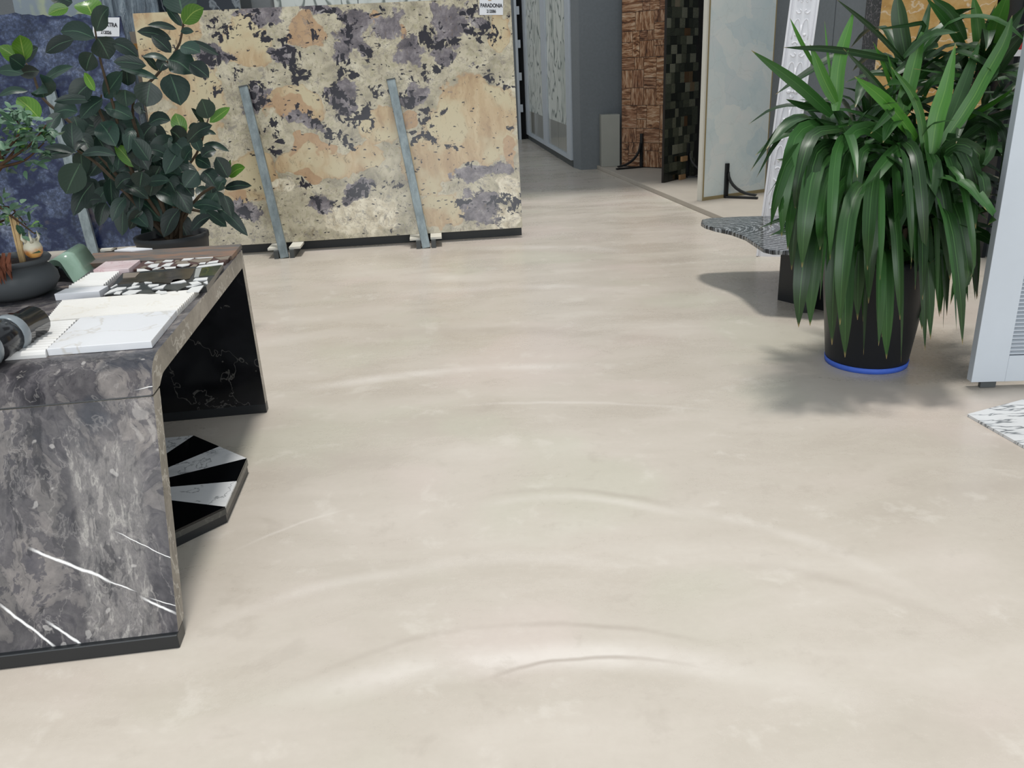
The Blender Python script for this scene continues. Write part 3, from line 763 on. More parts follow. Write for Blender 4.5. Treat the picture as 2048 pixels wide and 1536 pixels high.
mb.prism([o_ + ex * .0, o_ + ex * .03, o_ + ex * .015 + ey * .035], sn * .001); mb.build('triangle_emblem', plain('tan_print', 'a98455', .6, var=.01), tagc)

# ------------------------------------------------------------------ blue slab and its rack
BBR = Vector((-3.26, 7.62, .09)); BBL = BBR - sd_ * 2.9
up_ = (STR - SBR).normalized(); 
def blue_top(px): return on_plane(px, 27, BBR, sn)
bt_r = on_plane(236, 60, BBR, sn)
outline = [BBL, BBR, on_plane(268, 150, BBR, sn), on_plane(255, 95, BBR, sn)]
rr = random.Random(3)
for i, px in enumerate(range(240, -330, -14)):
    outline.append(on_plane(px, 34 - .0 * px + (rr.random() - .5) * 8 + (240 - px) * -.03, BBR, sn))
mb = MB(); mb.prism([q + sn * .0 for q in outline], sn * .02)
tag(mb.build('granite_slab', BLUE, loc=BBR), 'blue granite slab with rough chipped top edge behind the plants', 'stone slab')
rack2 = thing('slab_rack', (at_z(190, 505).x, at_z(190, 505).y, 0), 'steel rack post standing before the blue granite slab', 'rack')
rack_post(rack2, (192, 520), (100, 180), BBR - sn * .035, .085)
rack_post(rack2, (-140, 530), (-240, 180), BBR - sn * .035, .085)
label_card('slab_label', 186, 35, 239, 73, BBR - sn * .002, sn, [('EXTRA', .66, .60, .30), ('212026', .5, .20, .24)], 'white paper label reading EXTRA 212026 behind the rubber plant', .85)

# ------------------------------------------------------------------ slabs waiting at the back
def back_slab(name, x0, x1, Y, mat, lab, thick=.03, z1=2.6):
    a = at_y(x0, 20, Y).x; b = at_y(x1, 20, Y).x
    mb = MB(); mb.prism([Vector((a, Y, 0)), Vector((b, Y, 0)), Vector((b, Y + .25, z1)), Vector((a, Y + .25, z1))], (0, thick, 0))
    return tag(mb.build(name, mat, loc=(0.5 * (a + b), Y, 0)), lab, 'stone slab')
GREENV = Mt('pale_green_marble', .2, .5); _v = GREENV.co(); _w = GREENV.warp(_v, 1.5, .4, 4)
_e = GREENV.ma('ABSOLUTE', GREENV.ma('SUBTRACT', GREENV.noise(GREENV.map(_w, (1, 1, .35)), 1.6, 4), .5))
GREENV = GREENV.done(GREENV.mix(GREENV.mr(_e, .06, .01, 0, .8), '8f9aa2', 'b5bd9a'))
back_slab('marble_slab', 6, 186, 9.2, GREENV, 'grey marble slab with pale green veins above the blue slab')
back_slab('wrapped_slab', 188, 300, 9.0, CLEAR, 'slab wrapped in clear crinkled plastic between blue and cream slabs')
DARKV = Mt('dark_veined', .15, .5); _v = DARKV.co(); _w = DARKV.warp(_v, 1.5, .5, 4)
_e = DARKV.ma('ABSOLUTE', DARKV.ma('SUBTRACT', DARKV.noise(DARKV.map(_w, (1, 1, .3)), 2.4, 5), .5))
DARKV = DARKV.done(DARKV.mix(DARKV.mr(_e, .02, 0, 0, .7), '2a3038', '9aa1a6'))
back_slab('marble_slab', 303, 470, 9.6, DARKV, 'dark slab with pale vertical streaks behind the rubber plant top')
mb = MB(); xa = at_y(472, 10, 10.6).x; xb = at_y(502, 10, 10.6).x; xc = at_y(540, 10, 10.6).x
mb.box((xa, 10.6, 0), (xb, 10.9, WH)); struct(mb.build('wall_column', DARKSTEEL, loc=(xa, 10.6, 0)))
mb = MB(); mb.box((xb, 10.62, 0), (xc, 10.9, WH)); struct(mb.build('wall_pier', GREYWALL_B, loc=(xb, 10.6, 0)))
BOOK = m_veined_white('white_vein_marble', 1.2, .2)
back_slab('marble_slab', 541, 711, 10.5, BOOK, 'white marble slab with dark veins, left one above the cream slab')
back_slab('marble_slab', 713, 962, 10.5, BOOK, 'white marble slab with dark veins, right one above the cream slab')
# crate seen in the gap between the two big slabs
mb = MB(); a = at_y(258, 62, 8.6); b = at_y(292, 62, 8.6)
cr = thing('packing_crate', (a.x, 8.6, 0), 'tan plywood crate in the gap between blue and cream slabs', 'crate')
zt_ = at_y(270, 63, 8.6).z
mb.box((a.x, 8.6, 0), (b.x + .3, 8.9, zt_)); mb.build('crate_body', plain('plywood', 'a1978a', .7), cr)
mb = MB(); z_ = at_y(270, 92, 8.6).z; mb.box((a.x, 8.585, z_ - .03), (b.x + .3, 8.6, z_ + .02)); mb.build('batten', plain('orange_wood', 'c08a4a', .7), cr)

# ------------------------------------------------------------------ desk with waterfall ends
ZT = .775
foot = at_z(360, 1296); foot.z = 0
farc = at_z(484, 500, ZT)
axis = Vector((farc.x - foot.x, farc.y - foot.y, 0)).normalized()
bx = Vector((axis.y, -axis.x, 0))                      # to the right
def tp(s, z, t=0.0): return foot + axis * s - bx * t + Vector((0, 0, z))
Ltab = (Vector((farc.x, farc.y, 0)) - foot).dot(axis)
TH = .07; WT = 1.45; ZS = .682; PZ = .045
desk = thing('marble_desk', foot, 'grey veined marble desk with slanted waterfall end, covered in stone samples', 'desk')
def smooth2(pts, n): return [(q.x, q.y) for q in interp_path([(a, b, 0) for a, b in pts], n)]
bend_o = smooth2([(.236, ZS + .0015), (.262, .733), (.292, .761), (.335, .7735), (.40, ZT)], 14)
bend_i = smooth2([(.310, ZS + .0015), (.328, .692), (.360, .7035), (.41, .705), (.46, .705)], 14)
def outer_s(z): return .236 * z / ZS
tx = .068
def profile_part(name, outer, inner, mats, parent=desk, t0=0.0, t1=WT, close=False):
    mb = MB(); n = len(outer)
    for i in range(n - 1):
        mb.add([tp(*outer[i], t0), tp(*outer[i + 1], t0), tp(*outer[i + 1], t1), tp(*outer[i], t1)], [(0, 1, 2, 3)], 0, smooth=True)
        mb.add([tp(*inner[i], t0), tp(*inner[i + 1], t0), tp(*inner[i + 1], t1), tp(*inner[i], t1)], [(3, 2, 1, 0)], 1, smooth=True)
        for t in (t0, t1):
            mb.add([tp(*outer[i], t), tp(*outer[i + 1], t), tp(*inner[i + 1], t), tp(*inner[i], t)], [(0, 1, 2, 3)], 2)
    for k in (0, n - 1):
        mb.add([tp(*outer[k], t0), tp(*inner[k], t0), tp(*inner[k], t1), tp(*outer[k], t1)], [(0, 1, 2, 3)], 2)
    o = mb.build(name, mats, parent)
    bm = bmesh.new(); bm.from_mesh(o.data)
    for e in bm.edges:
        if len(e.link_faces) == 2 and e.link_faces[0].material_index != e.link_faces[1].material_index: e.smooth = False
    bm.to_mesh(o.data); bm.free()
    return o
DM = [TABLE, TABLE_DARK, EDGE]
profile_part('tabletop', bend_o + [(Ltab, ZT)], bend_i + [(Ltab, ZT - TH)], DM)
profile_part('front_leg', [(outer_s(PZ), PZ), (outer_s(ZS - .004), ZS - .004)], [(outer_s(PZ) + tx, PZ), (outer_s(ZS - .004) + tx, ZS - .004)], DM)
profile_part('seam_joint', [(outer_s(ZS - .004) + .006, ZS - .004), (outer_s(ZS + .0015) + .006, ZS + .0015)], [(outer_s(ZS - .004) + tx - .006, ZS - .004), (outer_s(ZS + .0015) + tx - .006, ZS + .0015)], [BLACKSTONE] * 3, t0=.006, t1=WT - .006)
profile_part('rear_leg', [(Ltab, PZ), (Ltab, ZT - TH)], [(Ltab - TH * .8, PZ), (Ltab - TH * .8, ZT - TH)], [TABLE, NERO, EDGE])
mb = MB(); mb.prism([tp(0, 0, .0), tp(0, 0, WT), tp(tx + .0, 0, WT), tp(tx + .0, 0, .0)], (0, 0, PZ)); mb.build('plinth', BLACKSTONE, desk, bevel=.003)
mb = MB(); mb.prism([tp(Ltab - TH * .8, 0, .0), tp(Ltab - TH * .8, 0, WT), tp(Ltab, 0, WT), tp(Ltab, 0, .0)], (0, 0, PZ)); mb.build('plinth', BLACKSTONE, desk, bevel=.003)

# ------------------------------------------------------------------ samples on the desk
def top_quad(pts, z): return [at_z(x, y, z) for x, y in pts]
def flat_prism(name, pts, thick, mat, lab=None, cat=None, z=None, parent=None, bevel=.0015, base=ZT, group=None, mside=None):
    z = (base + thick) if z is None else z
    q = top_quad(pts, z); mb = MB(); mb.prism(q, (0, 0, -thick + .0005), 0)
    o = mb.build(name, mat, parent, loc=None if parent else sum(q, Vector()) / len(q) - Vector((0, 0, thick)), bevel=bevel)
    if lab: tag(o, lab, cat, group)
    return o
def ribbed(name, q, n, thick, mat, lab, depth=.012):
    """fluted stone: ribs run across, n of them from front to back"""
    mb = MB(); K = 6; tops = []
    for j in range(n * K + 1):
        v = j / (n * K); h = abs(math.sin(math.pi * (j / K))) ** .6 * depth
        a = lerp(q[0], q[3], v); b = lerp(q[1], q[2], v)
        tops.append((a + Vector((0, 0, h - depth)), b + Vector((0, 0, h - depth))))
    bz = Vector((0, 0, 1))
    base = q[0].z - thick + .0005
    def dn_(p_): return Vector((p_.x, p_.y, base))
    for j in range(n * K):
        a0, b0 = tops[j]; a1, b1 = tops[j + 1]
        mb.add([a0, b0, b1, a1], [(0, 1, 2, 3)])
        mb.add([a0, a1, dn_(a1), dn_(a0)], [(0, 1, 2, 3)]); mb.add([b0, dn_(b0), dn_(b1), b1], [(0, 1, 2, 3)])
    for k in (0, -1):
        a, b = tops[k]; mb.add([a, b, dn_(b), dn_(a)], [(0, 1, 2, 3)])
    a, b = tops[0]; c, d = tops[-1]
    mb.add([dn_(a), dn_(b), dn_(d), dn_(c)], [(0, 1, 2, 3)])
    c0 = sum(q, Vector()) / 4; c0.z = base
    return tag(mb.build(name, mat, loc=c0), lab, 'stone sample')
t_ = .022
ribbed('ribbed_sample', top_quad([(6, 707), (89, 701), (154, 637), (88, 642)], ZT + t_), 13, t_, WHITE_RIB, 'short white ribbed stone sample left of the smooth marble tile')
ribbed('ribbed_sample', top_quad([(90, 640), (354, 618.5), (396, 577), (125, 599)], ZT + t_), 13, t_, CREAM_RIB, 'wide cream ribbed stone sample behind the smooth marble tile')
flat_prism('marble_tile', [(93, 698), (302, 682), (353, 620), (161, 635)], .022, WHITE_TILE, 'smooth white marble tile with faint veins at the desk front', 'tile')
flat_prism('stone_block', [(108, 588), (198, 582), (216, 571), (131, 577)], .026, PURE, 'small thick plain white stone block on the desk', 'stone sample')
ribbed('ribbed_sample', top_quad([(136, 572), (206, 569), (240, 540), (183, 544)], ZT + t_), 9, t_, WHITE_RIB, 'narrow white ribbed sample between white block and pink slab')
flat_prism('onyx_sample', [(186, 540), (257, 537), (280, 519.5), (211, 523)], .03, PINK, 'thick pale pink onyx sample on the desk', 'stone sample')
# mosaics of broken stone
def z2b(x, y): return (180 + x / 6.0235, 480 + y / 6.0235)
def mosaic(name, base_pts, thick, basemat, shards, lab):
    z = ZT + thick; q = top_quad(base_pts, z); c0 = sum(q, Vector()) / len(q); c0.z = ZT
    t = thing(name, c0, lab, 'mosaic panel')
    mb = MB(); mb.prism(q, (0, 0, -thick + .0005)); mb.build('backing', basemat, t)
    for mat, polys in shards:
        for p_ in polys:
            pts = [at_z(*z2b(*k), z + .003) for k in p_]
            mb = MB(); mb.prism(pts, (0, 0, -.0035)); mb.build('stone_piece', mat, t)
    return t
white1 = [[(245, 572), (320, 530), (332, 538), (270, 570)], [(170, 655), (240, 605), (330, 570), (440, 565), (430, 580), (380, 597), (280, 620), (200, 645)], [(440, 580), (520, 552), (605, 548), (590, 562), (480, 585)], [(500, 548), (530, 512), (590, 512), (540, 545)], [(650, 505), (745, 495), (745, 510), (660, 517)], [(695, 550), (712, 535), (830, 530), (825, 545), (720, 562)], [(285, 645), (320, 620), (390, 615), (360, 645)], [(385, 648), (470, 605), (625, 600), (550, 635), (470, 648)], [(745, 585), (850, 550), (920, 530), (880, 578), (800, 585)], [(970, 520), (1000, 480), (1060, 470), (1130, 475), (1160, 500), (1100, 512)], [(785, 630), (830, 603), (850, 613), (920, 615), (930, 632), (850, 640)], [(1190, 510), (1290, 495), (1340, 518), (1230, 540)], [(1140, 560), (1240, 543), (1345, 524), (1240, 557)], [(1160, 615), (1230, 567), (1370, 545), (1310, 620), (1180, 620)], [(1240, 485), (1270, 460), (1420, 448), (1410, 475), (1290, 487)], [(1365, 510), (1415, 490), (1420, 520), (1400, 525)], [(1280, 330), (1310, 308), (1610, 270), (1600, 292), (1360, 322)]]
strip1 = [[(1255, 445), (1275, 345), (1345, 337), (1310, 440)]]
plate1 = [[(340, 525), (400, 470), (550, 452), (605, 396), (890, 382), (1030, 350), (1260, 342), (1240, 400), (1200, 462), (960, 518), (640, 500), (520, 508)]]
taupe1 = [[(395, 455), (400, 400), (600, 388), (545, 447)]]
green1 = [[(1315, 440), (1350, 332), (1590, 300), (1500, 422)]]
grey1 = [[(890, 588), (935, 540), (1100, 528), (1135, 515), (1190, 545), (1050, 608)], [(580, 640), (650, 602), (715, 600), (790, 632)]]
white2 = [[(655, 280), (700, 255), (770, 270)], [(690, 315), (740, 290), (835, 282), (810, 320), (740, 332)], [(870, 262), (910, 240), (1005, 238), (985, 255)], [(855, 315), (920, 280), (1010, 270), (960, 310)], [(1100, 245), (1130, 222), (1255, 215), (1210, 238)], [(750, 355), (800, 332), (862, 322), (820, 345)], [(890, 328), (1035, 318), (1030, 340), (920, 360)], [(565, 380), (565, 347), (650, 345), (745, 372), (600, 382)], [(1045, 308), (1060, 292), (1210, 282), (1190, 300), (1110, 318)], [(1310, 287), (1330, 272), (1395, 266), (1388, 283)], [(1400, 283), (1440, 260), (1550, 242), (1535, 266)], [(1265, 215), (1485, 200), (1480, 210), (1300, 222)]]
taupe2 = [[(775, 277), (800, 250), (880, 245), (860, 272)], [(1020, 283), (1060, 255), (1165, 250), (1195, 278), (1110, 288)], [(1200, 325), (1250, 292), (1300, 293), (1270, 328)], [(1175, 250), (1290, 226), (1485, 214), (1440, 252), (1300, 268)], [(1500, 212), (1690, 190), (1660, 225), (1570, 238)], [(745, 378), (830, 350), (890, 345), (910, 378)], [(600, 335), (660, 310), (690, 322), (650, 340)], [(1020, 268), (1030, 240), (1095, 238), (1070, 250)]]
mosaic('stone_mosaic_panel', [(209, 589), (412.5, 573), (446, 528), (245, 546)], .022, DKMAT, [(SHARD, white1), (GREYSTRIP, strip1), (PLATE, plate1), (TAUPE, taupe1), (GREENPLATE, green1), (PLATE2, grey1)], 'dark mosaic panel of broken white and brown stone pieces, nearer of two')
mosaic('stone_mosaic_panel', [(267, 539), (449, 523), (462, 510), (288, 520)], .016, REDMAT, [(SHARD, white2), (TAUPE, taupe2)], 'red-grouted mosaic panel of white and taupe stone shards behind the dark one')
flat_prism('slate_slab', [(178, 527), (464, 511), (483, 488), (185, 506)], .02, SLATE, 'rust-streaked slate slab along the far end of the desk', 'stone slab')
flat_prism('marble_offcut', [(228, 500.5), (258, 494), (305, 496.5), (262, 501)], .008, PURE, 'thin white marble offcut lying at the back of the slate slab', 'stone sample', base=ZT + .02)
# bent green piece
gA = at_z(148, 566, ZT); gB = at_z(198, 528, ZT); gC = at_z(113, 513, ZT + .10); gD = at_z(164, 481, ZT + .10)
mb = MB()
def gp(A, Cc):
    left = -bx; up = (Cc - A).normalized(); r = .034
    p1 = lerp(A, Cc, .72); out = [A, lerp(A, Cc, .4), p1]
    nrm = (left - up * left.dot(up)).normalized()
    for i in range(1, 8):
        a = i / 7 * 1.9
        out.append(p1 + up * (r * math.sin(a)) + nrm * (r * (1 - math.cos(a))))
    d_ = (up * math.cos(1.9) + nrm * math.sin(1.9)).normalized()
    e = out[-1]; k_ = (e.z - ZT) / max(-d_.z, .15); k_ = min(k_, .22)
    out.append(e + d_ * k_ * .5); out.append(e + d_ * k_)
    return out
pa_, pb_ = gp(gA, gC), gp(gB, gD)
ctr = (gA + gB) / 2 - bx * .10 + Vector((0, 0, -.02))
def shrink(p_):
    q = p_ + (ctr - p_) * .14; q.z = max(q.z - .012 if p_.z > ZT + .01 else ZT, ZT); return q
n = len(pa_)
for i in range(n - 1):
    mb.add([pa_[i], pa_[i + 1], pb_[i + 1], pb_[i]], [(0, 1, 2, 3)], smooth=True)
    mb.add([shrink(pa_[i]), shrink(pb_[i]), shrink(pb_[i + 1]), shrink(pa_[i + 1])], [(0, 1, 2, 3)], smooth=True)
    for s in (pa_, pb_): mb.add([s[i], s[i + 1], shrink(s[i + 1]), shrink(s[i])], [(0, 1, 2, 3)])
tag(mb.build('bent_stone_sample', JADE, loc=Vector((ctr.x, ctr.y, ZT))), 'green stone piece bent over a rounded edge beside the clay pot', 'stone sample')
# dark polished stone rolls
ca_ = at_z(74, 640, ZT + .059); cdir = (at_z(74, 640, ZT + .059) - at_z(-78, 720, ZT + .059)).normalized()
t = thing('stone_roll', Vector((ca_.x, ca_.y, ZT)) - cdir * .1, 'dark polished stone cylinder lying on the desk beside the clay pot', 'stone sample')
mb = MB(); mb.lathe([(0.0, 0.0), (.040, 0), (.048, -.012), (.048, -.105), (.055, -.106), (.055, -.34), (0.0, -.341)], ca_, 18, 0, cdir)
b_ = mb.build('cylinder', NERO, t)
for z0 in (-.165, -.30):
    mb = MB(); mb.lathe([(.0552, z0), (.058, z0 + .004), (.058, z0 + .032), (.0552, z0 + .036)], ca_, 24, 0, cdir); mb.build('pale_band', plain('pale_band', '7d858a', .25), t)

# pot with small tree
PC = at_z(38, 592, ZT); PC.z = ZT
pot = thing('clay_pot', PC, 'round dark grey clay pot with thick rim at the desk edge', 'pot')
mb = MB(); mb.lathe([(.0, .0), (.09, .0), (.13, .02), (.150, .052), (.148, .078), (.13, .104), (.116, .114), (.116, .119), (.132, .124), (.139, .134), (.134, .143), (.119, .141), (.111, .128), (.111, .112), (.0, .11)], PC, 44); mb.build('pot_body', CLAY, pot)
mb = MB(); mb.lathe([(.0, .130), (.06, .130), (.1105, .124)], PC, 24); mb.build('soil', SOIL, pot)
tree = thing('potted_tree', PC + Vector((0, 0, .13)), 'small-leaved bushy tree growing in the dark clay pot', 'plant')
def tpx(x, y, dy=0.0): return at_y(x, y, PC.y + dy)
trunk = [PC + Vector((-.06, .0, .125)), tpx(-40, 455), tpx(-34, 400), tpx(-22, 345), tpx(0, 305)]
mb = MB(); mb.tube(interp_path(trunk, 12), [.032, .03, .03, .034, .036, .036, .034, .03, .026, .022, .018, .014, .01], 10); mb.build('trunk', BARK, tree)
brs = [[(-5, 345), (30, 300), (60, 262)], [(5, 320), (-10, 270), (10, 238)], [(-2, 335), (50, 320), (88, 286)], [(8, 310), (40, 262), (28, 232)], [(-20, 420), (20, 415), (52, 450)], [(-24, 450), (10, 440), (30, 425)], [(-5, 345), (-40, 300), (-50, 240)], [(0, 330), (60, 290), (92, 250)], [(-18, 400), (20, 430), (70, 468)]]
twig = MB(); lr = random.Random(11); sites = []
for k, b in enumerate(brs):
    pth = interp_path([tpx(x, y, (lr.random() - .5) * .16) for x, y in b], 8); twig.tube(pth, [.006 - .0005 * i for i in range(9)], 5)
    sites += [(q, k) for q in pth[3:]]
twig.build('branch', BARK, tree)
wsm = lambda t: math.sin(math.pi * min(1, t * .95 + .03)) ** .8
for i in range(285):
    q, k = sites[lr.randrange(len(sites))]
    low = k in (4, 5, 8)
    if low and lr.random() < .4: q, k = sites[lr.randrange(len(sites))]
    p0 = q + Vector((lr.gauss(0, .028), lr.gauss(0, .03), lr.gauss(0, .022)))
    d = Vector((lr.gauss(0, 1), lr.gauss(-.3, .8), lr.gauss(.1, .5))).normalized(); Ls = lr.uniform(.03, .055)
    mb = MB(); leaf_ribbon(mb, [p0 + d * Ls * k_ + Vector((0, 0, .004 * math.sin(3.1 * k_))) for k_ in (0, .25, .5, .75, 1)], Ls * .52, lambda t: (.2, .85, 1, .7, .03)[round(t * 4)], Vector((lr.gauss(0, .4), -.5, 1)).normalized(), .1)
    mb.build('leaf', SMALL, tree, recalc=False)
# gourd, straw bundle and rust dried flower in the pot
gc = at_y(66, 497, PC.y - .03)
g = thing('ornamental_gourd', gc + Vector((0, 0, -.035)), 'small orange and cream ornamental gourd with prongs resting in the clay pot', 'gourd')
mb = MB(); mb.lathe([(0, -.034), (.018, -.031), (.029, -.018), (.032, 0), (.029, .014), (.022, .026), (.014, .036), (0, .04)], gc, 20); mb.build('body', GOURD, g)
for k in range(6):
    a = k * 1.05; b0 = gc + Vector((.02 * math.cos(a), .02 * math.sin(a), .026))
    mb = MB(); mb.tube([b0, b0 + Vector((.012 * math.cos(a), .012 * math.sin(a), .014)), b0 + Vector((.008 * math.cos(a), .008 * math.sin(a), .034))], [.007, .005, .001], 6); mb.build('prong', plain('gourd_prong', 'cfc9b4', .5) if k == 0 else bpy.data.materials['gourd_prong'], g)
st = thing('straw_bundle', at_y(47, 528, PC.y - .05), 'upright bundle of dry straw stuck in the clay pot', 'dried stalks')
for k in range(9):
    a = at_y(43 + k * 1.0, 530, PC.y - .05 + .004 * (k % 3)); b = at_y(21 + k * 1.9 + (2 if k % 2 else -2), 432 + (k % 4) * 4 + (3 if k > 6 else 0), PC.y - .04 + .004 * (k % 3))
    mb = MB(); mb.tube([a, lerp(a, b, .5), b], [.0045, .0045, .003], 6); mb.build('stalk', STRAW, st)
rf = thing('dried_flower', at_y(8, 560, PC.y - .16), 'rust-red dried flower plume hanging over the clay pot rim', 'dried flower')
for k in range(26):
    a = at_y(-12 + lr.random() * 34, 505 + lr.random() * 22, PC.y - .145 + lr.random() * .015); b = a + Vector((lr.gauss(0, .012), -.012, -.03 - lr.random() * .06))
    mb = MB(); leaf_ribbon(mb, [a, lerp(a, b, .5) + Vector((0, -.008, 0)), b], .016, lambda t: (.6, 1, .1)[round(t * 2)], Vector((lr.gauss(0, .5), -1, .2)), .2); mb.build('petal', RUST, rf, recalc=False)

# ------------------------------------------------------------------ octagonal black and white top on the floor
OC = at_z(215, 985, .065)
v2 = at_z(495, 916, .065); Rr = .518
a0 = math.atan2(v2.y - OC.y, v2.x - OC.x)
octo = thing('octagonal_inlay_top', Vector((OC.x, OC.y, 0)), 'octagonal stone top of alternating black and white wedges under the desk', 'table top')
def oc(k, r, z):          # k in sixteenths
    th = a0 + k * math.pi / 8
    rr_ = r if k % 2 == 0 else r * math.cos(math.pi / 8)
    return Vector((OC.x + rr_ * math.cos(th), OC.y + rr_ * math.sin(th), z))
mb = MB(); mb.prism([oc(k, Rr * .99, .0005) for k in range(0, 16, 2)], (0, 0, .034)); mb.build('lower_layer', BLACKSTONE, octo)
mb = MB(); mb.prism([oc(k, Rr, .0348) for k in range(0, 16, 2)], (0, 0, .022)); mb.build('upper_layer', PLATE2, octo)
WEDGE_W = m_white('arabescato', '6f7274', .7, ('d6d6d6', 'e4e4e4'), .15, 6)
for k in range(16):
    mb = MB(); c = Vector((OC.x, OC.y, .057)); mb.prism([c, oc(k, Rr - .001, .057), oc(k + 1, Rr - .001, .057)], (0, 0, .008))
    mb.build('wedge', plain('black_wedge', '08090b', .12) if k == 1 else bpy.data.materials['black_wedge'] if k % 2 else WEDGE_W, octo)

# ------------------------------------------------------------------ display panels on the plinth
PLZ = .05
def panel_frame(pl, pr, z=PLZ):
    a = at_z(*pl, z); b = at_z(*pr, z); d = (b - a); W = d.length; d.normalize(); n = Vector((-d.y, d.x, 0))
    if n.y < 0: n = -n
    return a, d, n, W
def L_bracket(px, zbase, a, d, n, name_lab, side=1, h=.42, reach=.36):
    """black steel bracket clamped on the foot of a panel: upright, curved brace and foot bar"""
    P = on_plane(*px, a, n); P.z = zbase; P -= n * .022
    t = thing('panel_stand', P, name_lab, 'stand')
    o = -n * .012
    dirf = (-n * .85 + d * side * .53).normalized()
    mb = MB(); mb.prism([P - d * .02 + n * .016, P + d * .02 + n * .016, P + d * .02 - n * .01, P - d * .02 - n * .01], (0, 0, h)); mb.build('upright', BLACKMETAL, t)
    sdv = Vector((-dirf.y, dirf.x, 0)) * .02
    e = P + dirf * reach
    mb = MB(); s0 = P - dirf * .0; mb.prism([s0 - sdv, e - sdv, e + sdv, s0 + sdv], (0, 0, .022)); mb.build('foot', BLACKMETAL, t)
    mb = MB(); pth = []
    for i in range(9):
        a_ = i / 8 * math.pi / 2
        pth.append(P + dirf * (reach * .9 * (1 - math.cos(a_)) + .012) + Vector((0, 0, .03 + (h * .62) * (1 - math.sin(a_)))))
    for i in range(8):
        q0, q1 = pth[i], pth[i + 1]; up = Vector((0, 0, .02)); out = dirf * .02
        mb.add([q0 - sdv, q0 + sdv, q1 + sdv, q1 - sdv, q0 - sdv + up + out * .5, q0 + sdv + up + out * .5, q1 + sdv + up + out * .5, q1 - sdv + up + out * .5], [(0, 1, 2, 3), (7, 6, 5, 4), (0, 4, 5, 1), (3, 2, 6, 7), (0, 3, 7, 4), (1, 5, 6, 2)])
    mb.build('brace', BLACKMETAL, t)
    return t
# brown petrified wood: rectangles by recursive splitting, each block its own piece
a, d, n, W = panel_frame((1243, 333), (1328, 337))
W += .30
def panel_body(name, lab, a, d, n, W, z0, z1, th, mat):
    t = thing(name, a, lab, 'stone panel')
    mb = MB(); c = Vector((a.x, a.y, z0)); mb.prism([c, c + d * W, c + d * W + n * th, c + n * th], (0, 0, z1 - z0)); mb.build('backing', mat, t)
    return t
Hbr = 2.75
tb = panel_body('petrified_wood_panel', 'brown panel of petrified wood blocks standing beside the grey cement block', a, d, n, W, PLZ + .0005, Hbr, .03, GROUT)
br = random.Random(5); rects = []
def split(x0, x1, z0, z1, dep):
    w, h = x1 - x0, z1 - z0
    if dep == 0 or (w < .34 and h < .34 and br.random() < .55) or (w < .2 and h < .2): rects.append((x0, x1, z0, z1)); return
    if (h > w and h > .2) or w < .2:
        c = z0 + h * br.uniform(.35, .65); split(x0, x1, z0, c, dep - 1); split(x0, x1, c, z1, dep - 1)
    else:
        c = x0 + w * br.uniform(.3, .7); split(x0, c, z0, z1, dep - 1); split(c, x1, z0, z1, dep - 1)
split(.004, W - .004, PLZ + .01, Hbr - .01, 8)
def unit_block(name, mat, parent):
    mb = MB(); mb.box((0, 0, 0), (1, 1, 1)); me = MB.build(mb, name, mat, parent); return me
def blocks(rects, a, d, n, mat, parent, pieces, gap, name, proto=None):
    R3 = Matrix(((d.x, n.x, 0), (d.y, n.y, 0), (0, 0, 1))).to_euler()
    for i, (x0, x1, z0, z1) in enumerate(rects):
        if proto is None:
            mb = MB(); mb.v = []; mb.box((0, 0, 0), (1, -1, 1)); me = bpy.data.meshes.new(name)
            me.from_pydata([tuple(q) for q in mb.v], [], mb.f); me.materials.append(mat); me.flip_normals(); proto = me
        o = bpy.data.objects.new(name, proto); C.objects.link(o); o.parent = parent
        o.location = d * (x0 + gap) + Vector((0, 0, z0 + gap - a.z)); o.rotation_euler = R3
        o.scale = (x1 - x0 - 2 * gap, pieces * (0.7 + .6 * ((i * 7919) % 13) / 13), z1 - z0 - 2 * gap)
    return proto
def block_mat_fix(m, name):
    """blocks are scaled unit boxes: bring texture space back to metres by using world-like position"""
    return m
blocks(rects, a, d, n, BROWN, tb, .004, .003, 'stone_block')
L_bracket((1284, 330), PLZ, a, d, n, 'black steel bracket stand at the foot of the brown panel', -1, .46, .38)
# dark labradorite squares
a, d, n, W = panel_frame((1327, 366), (1397, 349)); W = .95
td = panel_body('labradorite_panel', 'dark green panel of small polished stone squares between brown and pale panels', a, d, n, W, PLZ + .0005, 2.75, .03, GROUT)
dr_ = random.Random(9); rects = []
z = PLZ + .012; row = 0
while z < 2.1:
    h = dr_.uniform(.085, .125); x = .004
    while x < .66:
        w = dr_.uniform(.075, .14); w = min(w, W - x); rects.append((x, x + w, z, z + h)); x += w
    z += h
blocks(rects[:290], a, d, n, LABRA, td, .003, .0015, 'stone_square')
rest = MB()
while z < 2.7:
    h = .1; x = .004
    while x < .9:
        w = dr_.uniform(.08, .14); c = a + d * (x + .002); c.z = z
        rest.prism([c, c + d * (w - .004), c + d * (w - .004) - n * .003, c - n * .003], (0, 0, h - .004)); x += w
    z += h
o = rest.build('upper_stone_squares', LABRA, td); o['kind'] = 'stuff'
L_bracket((1372, 366), PLZ, a, d, n, 'black steel bracket stand with wood blocks at the dark green panel', 1, .42, .40)
for (px, zz, w) in (((1366, 318), None, .05), ((1362, 363), PLZ, .05)):
    P = on_plane(*px, a - n * .03, n)
    if zz is not None: P.z = zz + .026
    mb = MB(); c = P - Vector((0, 0, .025)); mb.prism([c - d * .06, c + d * .06, c + d * .06 - n * .03, c - d * .06 - n * .03], (0, 0, .06))
    tag(mb.build('wood_block', PINEBLOCK, loc=c), 'small pine block ' + ('wedged under the top of the bracket at the dark panel' if zz is None else 'lying at the bottom of the dark panel bracket'), 'block')
